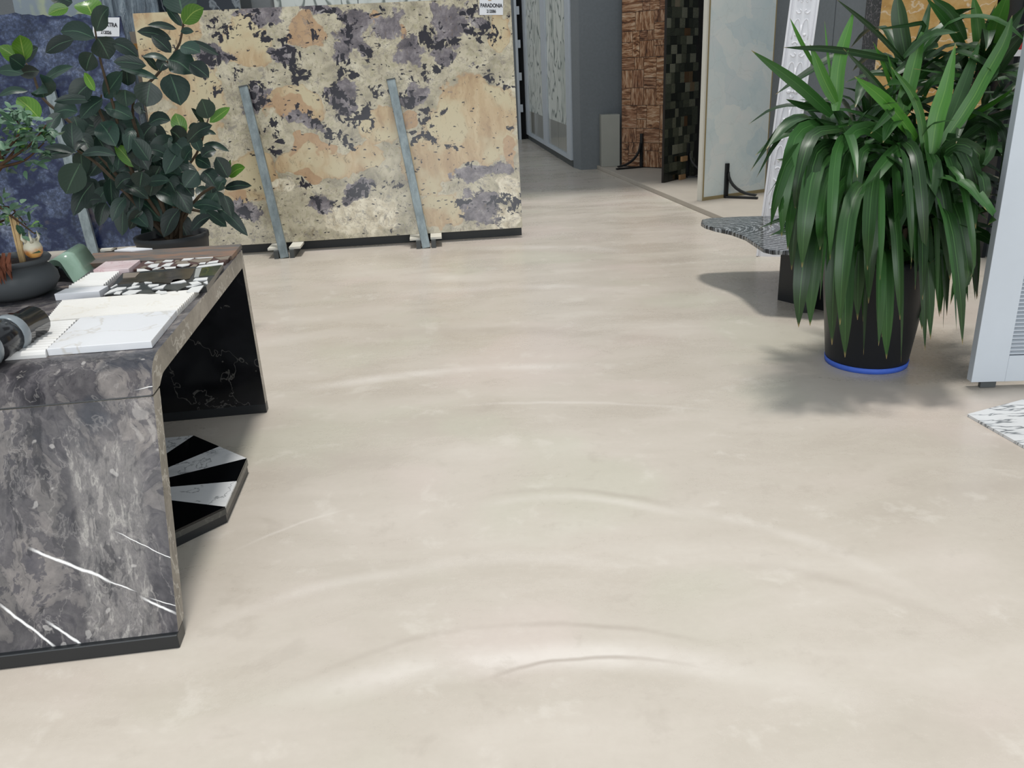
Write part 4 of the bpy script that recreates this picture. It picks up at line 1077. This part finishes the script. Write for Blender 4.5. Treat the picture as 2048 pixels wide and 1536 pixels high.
# pale agate panel in a wooden frame
a, d, n, W = panel_frame((1401, 402), (1530, 384))
zt2 = 2.75; fw = .035
tpale = thing('agate_panel', a, 'pale blue-white agate panel in a thin wooden frame', 'stone panel')
def pbox(name, x0, x1, z0, z1, d0, d1, mat):
    mb = MB(); c = Vector((a.x, a.y, z0)); mb.prism([c + d * x0 + n * d0, c + d * x1 + n * d0, c + d * x1 + n * d1, c + d * x0 + n * d1], (0, 0, z1 - z0)); return mb.build(name, mat, tpale)
pbox('stone_face', fw * .9, W - .01, PLZ + fw, zt2 - fw, .0, .03, QUARTZ)
pbox('frame_side', .012, fw, PLZ + .0005, zt2, -.006, .035, OAK); pbox('frame_side', W - .012, W, PLZ + .0005, zt2, -.003, .035, OAK)
pbox('frame_rail', fw, W - .012, PLZ + .0005, PLZ + fw, -.006, .035, OAK); pbox('frame_rail', fw, W - .012, zt2 - fw, zt2, -.006, .035, OAK)
pbox('white_edge_strip', -.008, .012, PLZ + .0005, zt2, -.01, .05, WHITE_EDGE)
L_bracket((1449, 400), PLZ, a, d, n, 'black steel bracket stand in front of the pale agate panel', 1, .36, .34)
# cement block at the end of the plinth
q0 = at_z(1203, 334, PLZ); q1 = at_z(1241, 334, PLZ); hz = at_y(1220, 229, q0.y).z
mb = MB(); dv = Vector((0, .22, 0)); mb.prism([q0, Vector((q1.x, q0.y - .05, PLZ)), Vector((q1.x, q0.y - .05, PLZ)) + dv, q0 + dv], (0, 0, hz - PLZ))
tag(mb.build('cement_block', BOXGREY, loc=q0, bevel=.006), 'plain upright grey cement block on the plinth end by the pillar', 'block')
# carved plaster plank leaning on the wall
o0 = at_z(1512, 512); o1 = at_z(1556, 527); o1.z = 0
OWp = (o1 - o0).length
on_ = Vector((0, 1, 0)); 
otop = on_plane(1583, -20, (0, o0.y + .28, 0), Vector((0, 1, 0))); 
ux = (Vector((at_y(1638, -20, o0.y + .28).x, 0, 0)) - Vector((otop.x, 0, 0))).x
plank = thing('carved_plank', o0, 'white carved plaster plank with scrolls and arches leaning against dark wall', 'ornament')
upv = (otop - o0); HP = upv.length; upv.normalize()
OW = .205
exv = Vector((1, -.30, 0)).normalized(); exv = (exv - upv * exv.dot(upv)).normalized(); nz_ = exv.cross(upv).normalized()   # toward viewer?
if nz_.y > 0: nz_ = -nz_
def op(x, z, h=0.0): return o0 + exv * x + upv * z + nz_ * h
def obox(mb, x0, x1, z0, z1, h0, h1): mb.prism([op(x0, z0, h0), op(x1, z0, h0), op(x1, z1, h0), op(x0, z1, h0)], nz_ * (h1 - h0))
mb = MB(); obox(mb, 0, OW, 0, HP + .3, -.02, .012); mb.build('board', PLASTER, plank)
for x0, x1, h in ((0, .016, .024), (.022, .030, .018), (OW - .030, OW - .022, .018), (OW - .016, OW, .024)):
    mb = MB(); obox(mb, x0, x1, 0, HP + .3, .0115, h); mb.build('moulding', PLASTER, plank, bevel=.003)
xm = OW / 2
arch = MB(); scroll = MB()
first = {}
def motif(kind, z0):
    mb = MB()
    if kind == 'pointed_arch':
        for off in (-.030, .030):
            for s in (-1, 1):
                pts = [op(xm + off + s * .027 * math.cos(t * math.pi / 2) ** .8, z0 + .14 * math.sin(t * math.pi / 2), .0145) for t in [i / 8 for i in range(9)]]
                mb.tube(pts, .005, 6)
            mb.lathe([(0, -.0), (.010, .002), (.012, .006), (0, .012)], op(xm + off, z0 + .03, .012), 10, 0, nz_)
        mb.tube([op(xm, z0 + .0, .0145), op(xm, z0 + .1, .0145)], .005, 6)
    else:
        for k in range(4):
            th = k * math.pi / 2; c = op(xm + .026 * math.cos(th), z0 + .036 * math.sin(th), .012)
            mb.lathe([(0, 0), (.014, .001), (.016, .005), (.008, .009), (0, .01)], c, 10, 0, nz_)
        mb.lathe([(0, 0), (.008, 0), (.008, .012), (0, .014)], op(xm, z0, .012), 10, 0, nz_)
    return mb
z = .10; k = 0
while z < HP + .2:
    kind = ('pointed_arch', 'scroll_pair', 'pointed_arch', 'rosette')[k % 4] if k % 8 == 7 else ('pointed_arch', 'scroll_pair')[k % 2]
    if kind == 'scroll_pair':
        for s in (-1, 1):
            for k2 in (0, 1):
                pts = [op(xm + s * (.026 + (.020 - .0008 * i) * math.cos(i / 15 * 4.6)), z + .06 + (.035 if k2 else -.035) + (1 if k2 else -1) * (.020 - .0008 * i) * math.sin(i / 15 * 4.6), .016) for i in range(16)]
                mb = MB(); mb.tube(pts, .0055, 6); mb.build('scroll', PLASTER, plank)
    else: motif(kind, z + (.0 if kind == 'pointed_arch' else .06)).build(kind, PLASTER, plank)
    z += .17 if kind == 'pointed_arch' else .13; k += 1
# dark stone slab and glowing onyx slab against the right wall
nW = Vector((WD.y, -WD.x, 0)); 
if nW.x > 0: nW = -nW
def wall_slab(name, p0, p1, mat, lab, off=.05, th=.03, z1=2.5, swing=0.0):
    A = wall_pt(*p0); B = wall_pt(*p1); A.z = B.z = 0
    A += nW * off; B += nW * (off + swing)
    mb = MB(); back = -nW * th; lean = -nW * .0
    mb.prism([A, B, B + back, A + back], (0, 0, z1)); return tag(mb.build(name, mat, loc=A), lab, 'stone slab')
MOTTLE = m_white('black_mottled_stone', '8b8488', .7, ('1b191c', '2a272b'), .15, 9)
wall_slab('stone_slab', (1721, 300), (1757, 300), MOTTLE, 'narrow black mottled stone slab left of the honey onyx', .09)
wall_slab('onyx_slab', (1757, 300), (1972, 300), ONYX, 'honey coloured onyx slab with white bands behind the strap-leaved plant', .12)
mb = MB(); A = wall_pt(1974, 100); A.z = 0; A += nW * .05; B = wall_pt(2044, 100); B.z = 0; B += nW * .05
mb.prism([A, B, B - nW * .03, A - nW * .03], (0, 0, 2.5)); tag(mb.build('stone_slab', BLACKSTONE, loc=A), 'black slab at the right of the honey onyx, mostly hidden by leaves', 'stone slab')
# red and white wall sign
s0 = wall_pt(2036, 112); s1 = wall_pt(2075, 84)
sg = thing('wall_sign', s0 + nW * .07, 'small red and white sign at the picture edge above the white louvred panel', 'sign')
mb = MB(); c0 = s0 + nW * .065; c1 = s1 + nW * .065
def sq(z0, z1): return [Vector((c0.x, c0.y, z0)), Vector((c1.x, c1.y, z0)), Vector((c1.x, c1.y, z1)), Vector((c0.x, c0.y, z1))]
mb.prism(sq(s0.z, s1.z), nW * .006); mb.build('plate', PAPER, sg)
mb = MB(); mb.prism([q + nW * .0062 for q in sq(lerp(s0.z, s1.z, .5), s1.z)], nW * .001); mb.build('red_field', RED, sg)

# ------------------------------------------------------------------ black wave marble table
TZ = .40
pts = [(1402, 445), (1404, 439), (1420, 436), (1480, 433), (1560, 431), (1640, 427), (1720, 424), (1790, 430), (1800, 450), (1760, 476), (1720, 494), (1680, 503), (1645, 506), (1605, 503), (1570, 501.5), (1545, 501), (1527, 497), (1510, 486), (1490, 473), (1462, 463), (1430, 456), (1410, 450)]
q = [at_z(x, y, TZ) for x, y in pts]; qc = sum(q, Vector()) / len(q)
wt = thing('stone_table', Vector((qc.x, qc.y, 0)), 'low black wavy-veined marble table with curved top on dark crossed legs', 'table')
mb = MB(); mb.prism(q, (0, 0, -.026)); mb.build('tabletop', WAVE, wt, bevel=.004)
LEGDARK = BLACKSTONE
f0 = at_z(1555, 600); f1 = at_z(1606, 612); f1.z = f0.z = 0
dl = (f1 - f0).normalized(); ln = Vector((-dl.y, dl.x, 0)) * .025
mb = MB(); e = f0 + dl * .75; mb.prism([f0 + ln * .0, e, e + ln, f0 + ln], (0, 0, TZ - .0265)); mb.build('leg', LEGDARK, wt)
g0 = at_z(1610, 626); g0.z = 0; dl2 = Vector((.28, 1, 0)).normalized(); sdv = Vector((dl2.y, -dl2.x, 0)) * .018
x_ = f0 + dl * .36
mb = MB(); e = g0 + dl2 * .62; mb.prism([g0 - sdv, e - sdv, e + sdv, g0 + sdv], (0, 0, TZ - .0265)); mb.build('leg', LEGDARK, wt)
# green banded samples on it
for k, (p_, zz, lab) in enumerate((([(1561, 445), (1660, 441), (1668, 431), (1572, 434)], .0, 'green banded stone slab lying on the wavy marble table, lower one'), ([(1584, 437), (1662, 434), (1668, 428), (1592, 430)], .026, 'green banded stone slab on the wavy marble table, upper smaller one'))):
    flat_prism('green_sample', p_, .026 if k == 0 else .018, GREENSTONE, lab, 'stone sample', base=TZ + zz)

# ------------------------------------------------------------------ big strap-leaved plant in a black pot
PP = at_z(1731, 722); PP.z = 0
r_b = .5 * (at_z(1811, 728) - at_z(1650, 728)).length
pp = thing('plant_pot', PP, 'tall black tapered planter with blue tape round its foot', 'pot')
mb = MB(); mb.lathe([(0, 0), (r_b - .004, 0), (r_b, .006), (r_b * 1.30, .52), (r_b * 1.33, .53), (r_b * 1.33, .56), (r_b * 1.22, .56), (r_b * 1.2, .50), (0, .50)], PP, 56); mb.build('pot_body', BLACKPOT, pp)
mb = MB(); mb.lathe([(r_b + .0008, .001), (r_b + .003, .001), (r_b + .006, .028), (r_b + .003, .0285)], PP, 56); mb.build('blue_tape_strip', BLUETAPE, pp)
mb = MB(); mb.lathe([(0, .515), (.1, .518), (r_b * 1.19, .51)], PP, 24); mb.build('soil', SOIL, pp)
yucca = thing('strap_leaved_plant', PP + Vector((0, 0, .51)), 'large bushy plant with long strap leaves cascading over the black planter', 'plant')
YD = PP.y
def yw(t): return min(1, .5 + t * 3) * (1 if t < .5 else max(.015, (1 - ((t - .5) / .5) ** 1.9)))
def z6(x, y): return (1480 + x / 3.606, y / 3.606)
LEAFN = 0
def strap(pts3, w, mat=YUCCA, hint=None, fold=.22):
    global LEAFN
    path = interp_path(pts3, 9); mb = MB()
    for q in path:                                   # leaves stay behind the louvred panel
        if q.x > 2.0 and q.y < 3.66: q.y += (3.66 - q.y) * min(1, (q.x - 2.0) / .06)
    mid = path[len(path) // 2]; h = hint or (CAM - mid).normalized()
    leaf_ribbon(mb, path, w, yw, h, fold); mb.build('leaf', mat, yucca, recalc=False); LEAFN += 1
PXM = 4.15 / FPX
HERO = [  # zoom points base..tip, width in zoom px, depth offsets base/tip, young?
 ([(690, 800), (715, 450), (822, 75)], 95, -.1, -.05, 1), ([(690, 740), (600, 560), (505, 320)], 78, -.1, -.12, 1), ([(660, 830), (430, 620), (80, 362)], 80, -.1, -.3, 0),
 ([(690, 760), (640, 450), (610, 150)], 18, -.1, 0, 1), ([(540, 480), (440, 300), (360, 130)], 28, -.05, -.1, 1), ([(1200, 430), (1150, 150), (1130, -60)], 110, .1, .1, 0),
 ([(1160, 860), (1230, 560), (1325, 190)], 110, -.1, -.05, 1), ([(1370, 1190), (1420, 850), (1480, 650), (1555, 310)], 112, -.25, -.2, 1), ([(1395, 1150), (1560, 760), (1735, 280)], 100, -.25, -.15, 0),
 ([(1400, 1120), (1700, 690), (1950, 330), (2060, 100)], 90, -.25, -.35, 1), ([(1745, 490), (1720, 200), (1680, -40)], 90, .05, .05, 1), ([(1780, 420), (1860, 150), (1940, -60)], 110, 0, -.1, 1),
 ([(1350, 1200), (1280, 760), (1090, 480)], 55, -.25, -.25, 1), ([(1275, 1010), (1060, 740), (825, 550)], 85, -.2, -.3, 1), ([(1285, 1010), (1000, 620), (745, 350)], 42, -.2, -.25, 0),
 ([(1140, 440), (700, 360), (310, 342)], 46, .0, -.2, 0), ([(1180, 440), (960, 210), (690, -10)], 34, 0, -.1, 0), ([(1190, 440), (1330, 185), (1200, 185), (975, 212)], 30, 0, -.2, 0),
 ([(1650, 410), (1500, 170), (1340, -20)], 60, .1, 0, 0), ([(1620, 290), (1520, 100), (1380, -20)], 80, .1, .1, 0), ([(1000, 850), (1090, 800), (940, 965)], 65, -.1, -.4, 0),
 ([(1130, 1060), (900, 920), (720, 1080), (520, 1455)], 92, -.1, -.45, 0), ([(1190, 1100), (1140, 1080), (1000, 1230), (810, 1520)], 100, -.15, -.5, 0), ([(1370, 1190), (1385, 1180), (1360, 1400), (1280, 1750)], 110, -.25, -.5, 0),
 ([(1380, 1190), (1560, 1040), (1740, 1120), (1870, 1295)], 90, -.25, -.5, 0), ([(1400, 1300), (1560, 1250), (1680, 1350), (1700, 1650)], 92, -.2, -.5, 0), ([(1250, 1280), (1240, 1280), (1190, 1480), (1100, 1760)], 100, -.2, -.45, 0),
 ([(690, 900), (420, 860), (270, 950), (75, 1235)], 48, -.1, -.25, 0), ([(690, 920), (460, 880), (280, 1000), (120, 1280)], 40, -.05, -.15, 0), ([(690, 960), (560, 940), (400, 1120), (250, 1540)], 85, -.1, -.35, 0),
 ([(700, 1090), (600, 1080), (520, 1250), (435, 1490)], 95, -.15, -.4, 0), ([(930, 880), (760, 900), (480, 1020), (190, 1420)], 20, -.1, -.3, 0), ([(1560, 900), (1800, 760), (2010, 620)], 34, 0, -.3, 1),
 ([(1800, 580), (1930, 380), (2080, 200)], 95, -.1, -.2, 0), ([(1760, 470), (1840, 510), (1965, 632)], 85, -.1, -.45, 0), ([(1660, 720), (1610, 850), (1558, 1035)], 62, -.1, -.35, 0), ([(1250, 870), (1060, 880), (760, 790), (430, 800)], 22, -.05, -.1, 0),
 ([(1330, 700), (1400, 560), (1660, 560), (1250, 495)], 40, -.05, -.2, 0), ([(1240, 430), (1300, 300), (1380, -20)], 70, .1, .1, 0), ([(680, 800), (480, 770), (330, 715)], 50, 0, -.1, 0), ([(690, 780), (560, 740), (380, 765)], 38, .05, 0, 0),
 ([(1760, 440), (1900, 260), (2060, 40)], 95, .05, .05, 0), ([(1700, 460), (1560, 560), (1250, 620)], 60, .1, 0, 0), ([(1500, 1000), (1640, 860), (1990, 640)], 50, .1, 0, 0), ([(1100, 660), (1040, 480), (960, 300)], 26, .05, 0, 1), ([(1110, 760), (1110, 560), (1060, 380)], 22, 0, -.05, 1),
 ([(1200, 600), (1400, 520), (1700, 320), (1850, 20)], 60, .15, .2, 0), ([(1750, 860), (1860, 900), (1960, 1100), (2000, 1350)], 55, -.1, -.4, 0), ([(1780, 900), (1820, 1000), (1790, 1180), (1765, 1300)], 70, -.1, -.4, 0), ([(1180, 560), (1290, 470), (1450, 560), (1500, 690)], 90, .1, 0, 0),
]
for pz, w, d0, d1, yg in HERO:
    m_ = len(pz) - 1
    strap([at_y(*z6(*p_), YD + lerp(d0, d1, i / m_)) for i, p_ in enumerate(pz)], w * .88 / 3.606 * PXM, YOUNG if yg else YUCCA)
# hanging leaves whose tips fall round the planter
TIPS = [(1541, 455), (1563, 474), (1583, 540), (1604, 535), (1653, 562), (1640, 500), (1737, 607), (1780, 500), (1823, 525), (1672, 605), (1597, 655), (1620, 652), (1664, 690), (1690, 715), (1727, 710), (1757, 692), (1773, 718), (1802, 725), (1850, 702), (1861, 680), (1913, 662), (1925, 690), (1940, 600), (1875, 612), (1845, 600), (1985, 440), (1690, 560), (1715, 640), (1640, 600), (1575, 500), (1610, 470), (1900, 560), (1960, 520), (1920, 620), (1880, 500), (1760, 560), (1700, 480), (1800, 640), (1830, 580), (1660, 520), (1890, 660), (1950, 560), (1560, 440), (1590, 420), (1735, 540), (1680, 650), (1850, 520), (1970, 480), (1925, 480), (1630, 440)]
hr = random.Random(21)
for i in range(150):
    if i < len(TIPS): tx_, ty_ = TIPS[i]
    else:
        tx_ = hr.uniform(1640, 1965); ty_ = 380 + hr.random() ** .8 * 300
        lo_ = 700 - abs(tx_ - 1770) * .55
        ty_ = min(ty_, lo_)
    cxm = lerp(tx_, 1775, .45) + hr.gauss(0, 18); L_ = hr.uniform(200, 330)
    by = max(ty_ - L_, 235 + hr.random() * 120)
    near = hr.uniform(-.62, -.28) if i < len(TIPS) else hr.uniform(-.42, .25)
    P0 = at_y(cxm, by, YD + near * .35); Pm = at_y(lerp(cxm, tx_, .62), by + (ty_ - by) * .25 - 26, YD + near * .8); Pm2 = at_y(lerp(cxm, tx_, .92), by + (ty_ - by) * .62, YD + near); P1 = at_y(tx_, ty_, YD + near * .95)
    strap([P0, Pm, Pm2, P1], hr.uniform(.032, .078), YUCCA, (Vector((hr.gauss(0, .6), -1, .25))).normalized(), hr.uniform(.1, .35))
# canes and inner rosettes
heads = [(1672, 300, -.08), (1800, 290, -.1), (1858, 335, -.25), (1812, 125, .1), (1963, 140, 0), (1925, 270, .1), (1745, 240, .2), (1900, 420, -.1), (1700, 400, -.1), (1790, 430, -.2)]
for (hx, hy, hd) in heads:
    top = at_y(hx, hy, YD + hd); basep = PP + Vector(((top.x - PP.x) * .4, (top.y - PP.y) * .5, .50))
    mb = MB(); mb.tube(interp_path([basep, lerp(basep, top, .5) + Vector((0, .03, 0)), top], 8), [.022 - .001 * i for i in range(9)], 8); mb.build('cane', STEM, yucca)
    for k in range(9):
        az = hr.random() * 6.283; el = hr.uniform(-.1, 1.0); Lr = hr.uniform(.35, .6)
        dv = Vector((math.cos(az), math.sin(az) * .9 + .15, 0)); p0 = top - Vector((0, 0, hr.uniform(0, .12)))
        e1 = p0 + (dv * math.cos(el) + Vector((0, 0, math.sin(el)))) * Lr * .5
        e2 = e1 + (dv * .8 + Vector((0, 0, .1 - (1 - el) * .5))).normalized() * Lr * .3; e3 = e2 + (dv * .6 + Vector((0, 0, -.35))).normalized() * Lr * .3
        strap([p0, e1, e2, e3], hr.uniform(.04, .075), YUCCA, Vector((0, -.3, 1)).normalized(), .25)

inner = MB()
for i in range(260):
    hx, hy, hd = heads[i % len(heads)]
    top = at_y(hx + hr.gauss(0, 20), hy + hr.uniform(-10, 110), YD + hd * .5 + hr.uniform(-.1, .25))
    az = hr.random() * 6.283; el = hr.uniform(-.2, 1.2); Lr = hr.uniform(.2, .42)
    dv = Vector((math.cos(az), math.sin(az), 0))
    e1 = top + (dv * math.cos(el) + Vector((0, 0, math.sin(el)))) * Lr * .55; e2 = e1 + (dv * .8 + Vector((0, 0, -.3 + el * .5))).normalized() * Lr * .45
    leaf_ribbon(inner, interp_path([top, e1, e2], 5), hr.uniform(.025, .06), yw, Vector((hr.gauss(0, .4), -.6, .8)).normalized(), .25)
o = inner.build('inner_foliage', YUCCA, yucca, recalc=False); o['kind'] = 'stuff'

# ------------------------------------------------------------------ rubber plant behind the desk
RY = 5.35
RP = at_z(330, 585); RP = Vector((at_y(345, 480, RY).x, RY, 0))
rp = thing('plant_pot', RP, 'dark planter half hidden behind the desk under the rubber plant', 'pot')
zr = at_y(345, 468, RY).z
mb = MB(); rw = .5 * (at_y(422, 470, RY) - at_y(283, 470, RY)).length
mb.lathe([(0, 0), (rw * .72, 0), (rw, zr - .04), (rw * 1.03, zr - .03), (rw * 1.03, zr), (rw * .92, zr), (rw * .9, zr - .05), (0, zr - .05)], RP, 40); mb.build('pot_body', plain('dark_planter', '25282b', .6), rp)
mb = MB(); mb.lathe([(0, zr - .035), (rw * .9, zr - .045)], RP, 20); mb.build('soil', SOIL, rp)
rub = thing('rubber_plant', RP + Vector((0, 0, zr - .04)), 'rubber plant with broad glossy dark leaves behind the marble desk', 'plant')
def z1p(x, y): return (x / 3.793, y / 3.793)
def rpx(p_, dd_): return at_y(*z1p(*p_), RY + dd_)
stems = [[(1180, 1700), (1000, 1300), (860, 800), (760, 450), (710, 150)], [(1180, 1700), (1100, 1200), (1000, 800), (1180, 580), (1340, 380), (1390, 190), (1385, 60)], [(1150, 1700), (800, 1300), (600, 1150), (570, 1130)], [(1200, 1700), (1350, 1400), (1500, 1150), (1580, 900)], [(1230, 1700), (1500, 1500), (1680, 1380), (1740, 1250)], [(1000, 1400), (600, 1000), (330, 750), (250, 560), (190, 470)], [(1200, 1600), (1150, 1250), (1040, 1250)], [(1000, 1500), (780, 900), (770, 720)], [(1250, 1650), (1380, 1200), (1390, 1000)], [(1250, 1650), (1400, 1600), (1640, 1640), (1720, 1660)]]
sr = random.Random(31)
spts = []
for k, s in enumerate(stems):
    m_ = len(s) - 1; de = sr.uniform(-.25, .1)
    pth = interp_path([RP + Vector((sr.gauss(0, .03), sr.gauss(0, .03), zr - .06)) if i == 0 else rpx(p_, de * i / m_) for i, p_ in enumerate(s)], 14)
    mb = MB(); mb.tube(pth, [.013 - .0006 * i for i in range(15)], 7); mb.build('stem', STEM, rub)
    spts.append(pth)
def rw_(t): return max(.02, math.sin(math.pi * min(1, max(0, t)) ** .92) ** .68)
def rleaf(p0, p1, w, sag=.03, hint=None, mat=RUBBER):
    mid = lerp(p0, p1, .5); h = hint or (CAM - mid).normalized() + Vector((sr.gauss(0, .25), 0, .45 + sr.gauss(0, .2)))
    pth = interp_path([p0, mid + Vector((0, 0, sag)), p1], 8); mb = MB(); leaf_ribbon(mb, pth, w, rw_, h.normalized(), .18); mb.build('leaf', mat, rub, recalc=False)
RYOUNG = m_leaf('rubber_leaf_young', '3f6a1e', '567f2a', 'a9bb62', None, .3, .1)
RPX = 5.6 / FPX / 3.793
HL = [((730, 238), (825, 55), 115, 0), ((700, 120), (640, 10), 170, 1), ((550, 20), (370, -10), 130, 0), ((520, 60), (365, 110), 75, 1), ((720, 290), (460, 240), 135, 0), ((560, 300), (345, 400), 100, 0), ((740, 285), (830, 450), 165, 0), ((850, 320), (1050, 430), 110, 0), ((700, 400), (650, 540), 120, 0),
 ((190, 460), (150, 265), 120, 1), ((190, 480), (290, 360), 80, 0), ((170, 480), (-10, 350), 100, 1), ((180, 510), (70, 430), 110, 0), ((140, 560), (300, 540), 90, 0), ((330, 610), (555, 505), 80, 0), ((330, 740), (320, 620), 170, 0), ((210, 690), (-10, 730), 55, 0), ((180, 560), (-20, 540), 80, 0),
 ((1385, 110), (1350, -60), 210, 0), ((1390, 180), (1545, 60), 110, 1), ((1380, 200), (1260, 50), 60, 0), ((1340, 220), (1120, 190), 55, 0), ((1370, 240), (1470, 240), 45, 0), ((1300, 300), (1040, 240), 80, 0), ((1300, 400), (1150, 270), 90, 0), ((1370, 350), (1520, 400), 110, 0), ((1450, 310), (1660, 420), 60, 0), ((1280, 450), (1460, 560), 190, 0), ((1440, 480), (1585, 590), 110, 0), ((1280, 460), (1080, 430), 50, 0), ((1270, 480), (1210, 540), 90, 0),
 ((1140, 620), (1110, 810), 180, 0), ((1290, 560), (1370, 800), 190, 0), ((1200, 600), (900, 510), 60, 0), ((1110, 500), (860, 470), 90, 0), ((1200, 540), (1080, 430), 50, 0), ((960, 520), (970, 650), 110, 0),
 ((790, 740), (930, 545), 130, 0), ((700, 620), (540, 780), 150, 0), ((780, 750), (610, 900), 130, 0), ((790, 820), (1010, 900), 130, 0), ((720, 690), (640, 550), 60, 1), ((690, 760), (410, 770), 70, 0), ((760, 930), (880, 1110), 160, 0), ((950, 680), (960, 810), 150, 0), ((1080, 820), (1060, 870), 90, 0),
 ((555, 1140), (545, 930), 130, 0), ((560, 1160), (290, 1210), 100, 0), ((580, 1160), (330, 1120), 60, 0), ((620, 1170), (880, 1180), 90, 0), ((610, 1240), (500, 1470), 180, 0), ((650, 1080), (570, 1150), 50, 0), ((300, 900), (130, 740), 140, 1), ((370, 990), (460, 860), 80, 0), ((590, 850), (410, 860), 130, 0),
 ((1025, 1270), (870, 1090), 90, 1), ((1060, 1300), (1050, 1130), 110, 0), ((1080, 1300), (1060, 1420), 130, 0), ((1000, 1350), (880, 1430), 110, 0), ((1130, 1220), (1010, 1050), 120, 0), ((1110, 1130), (1300, 1200), 90, 0), ((1110, 1380), (1290, 1370), 90, 0),
 ((1390, 1040), (1330, 860), 105, 1), ((1400, 1100), (1290, 990), 130, 0), ((1420, 1080), (1610, 950), 100, 0), ((1580, 900), (1530, 750), 130, 0), ((1590, 930), (1745, 815), 75, 1), ((1555, 950), (1450, 820), 60, 0), ((1530, 1030), (1640, 1020), 40, 0), ((1540, 1100), (1740, 1150), 50, 0), ((1520, 1150), (1460, 1020), 80, 0), ((1530, 1190), (1640, 1140), 90, 0), ((1430, 970), (1540, 1010), 60, 0), ((1390, 1230), (1460, 1130), 110, 0), ((1330, 1240), (1400, 1340), 130, 0), ((1480, 1200), (1600, 1270), 100, 0),
 ((1730, 1350), (1640, 1190), 110, 0), ((1735, 1340), (1860, 1270), 80, 1), ((1700, 1430), (1910, 1410), 70, 0), ((1720, 1370), (1650, 1450), 90, 0), ((1740, 1300), (1750, 1210), 20, 1), ((1270, 1370), (1330, 1460), 130, 0), ((1500, 1300), (1400, 1420), 130, 0), ((1540, 1300), (1640, 1420), 120, 0),
 ((1640, 1560), (1880, 1790), 90, 0), ((1560, 1600), (1720, 1720), 90, 0), ((1460, 1560), (1690, 1590), 90, 0), ((1700, 1480), (1760, 1650), 80, 0), ((1450, 1750), (1600, 1640), 100, 0)]
for (p0, p1, w, yg) in HL:
    dz = sr.uniform(-.32, -.12)
    rleaf(rpx(p0, dz), rpx(p1, dz + sr.uniform(-.1, .06)), w * RPX * 0.98, sr.uniform(.0, .02), None, RYOUNG if yg else RUBBER)
# darker inner leaves filling the bush
for i in range(120):
    cx_ = sr.gauss(1080, 230); cy_ = sr.uniform(950, 1800)
    if cy_ < 1150: cx_ = sr.gauss(950, 150)
    cx_ = min(max(cx_, 560), 1640)
    p0 = rpx((cx_, cy_ - 110), sr.uniform(-.2, .3)); ang = sr.gauss(-1.4, .7); L_ = sr.uniform(.13, .22)
    p1 = p0 + Vector((math.cos(ang) * L_, sr.uniform(-.12, .02), math.sin(ang) * L_))
    rleaf(p0, p1, L_ * sr.uniform(.5, .7), .02)

# ------------------------------------------------------------------ white louvred panel and floor tile at the right
la = at_z(1940, 779); la.z = .002; lb = at_z(2048, 776); lb.z = .002
ld = (lb - la); ld.normalize(); lnn = Vector((-ld.y, ld.x, 0))
if lnn.y < 0: lnn = -lnn
LW, LH, st_ = .62, 1.95, .15
lou = thing('louvred_panel', la, 'pale grey louvred door panel standing beside the strap-leaved plant', 'panel')
def lbox(name, x0, x1, z0, z1, d0, d1, mat=PAINT, parent=lou, bevel=.002):
    mb = MB(); c = Vector((la.x, la.y, z0)); mb.prism([c + ld * x0 + lnn * d0, c + ld * x1 + lnn * d0, c + ld * x1 + lnn * d1, c + ld * x0 + lnn * d1], (0, 0, z1 - z0)); return mb.build(name, mat, parent, bevel=bevel)
z0f = .035
lbox('stile', 0, st_, z0f, LH, 0, .045); lbox('stile', LW - st_, LW, z0f, LH, 0, .045)
lbox('rail', st_, LW - st_, z0f, z0f + .125, 0, .045); lbox('rail', st_, LW - st_, LH - .13, LH, 0, .045)
lbox('back_board', st_, LW - st_, z0f + .125, LH - .13, .036, .044, DARKSTEEL, bevel=0)
lbox('foot', .05, .12, .002, z0f, .012, .034, DARKSTEEL); lbox('foot', LW - .12, LW - .05, .002, z0f, .012, .034, DARKSTEEL)
zz = z0f + .13; slat = None
while zz < LH - .15:
    mb = MB(); c = Vector((la.x, la.y, zz))
    mb.prism([c + ld * st_ + lnn * .006, c + ld * (LW - st_) + lnn * .006, c + ld * (LW - st_) + lnn * .034 + Vector((0, 0, .014)), c + ld * st_ + lnn * .034 + Vector((0, 0, .014))], (0, 0, .004))
    if slat is None: slat = mb.build('slat', PAINT, lou); zbase = zz
    else: copy_part(slat, lou, (0, 0, zz - zbase))
    zz += .0185
tq = [at_z(1935, 828, .012), at_z(2130, 938, .012), at_z(2270, 850, .012), at_z(2052, 797, .012)]
mb = MB(); mb.prism(tq, (0, 0, -.0115)); tag(mb.build('marble_tile', ARAB, loc=Vector((tq[0].x, tq[0].y, 0))), 'white marble tile with black veins lying on the floor by the louvred panel', 'tile')
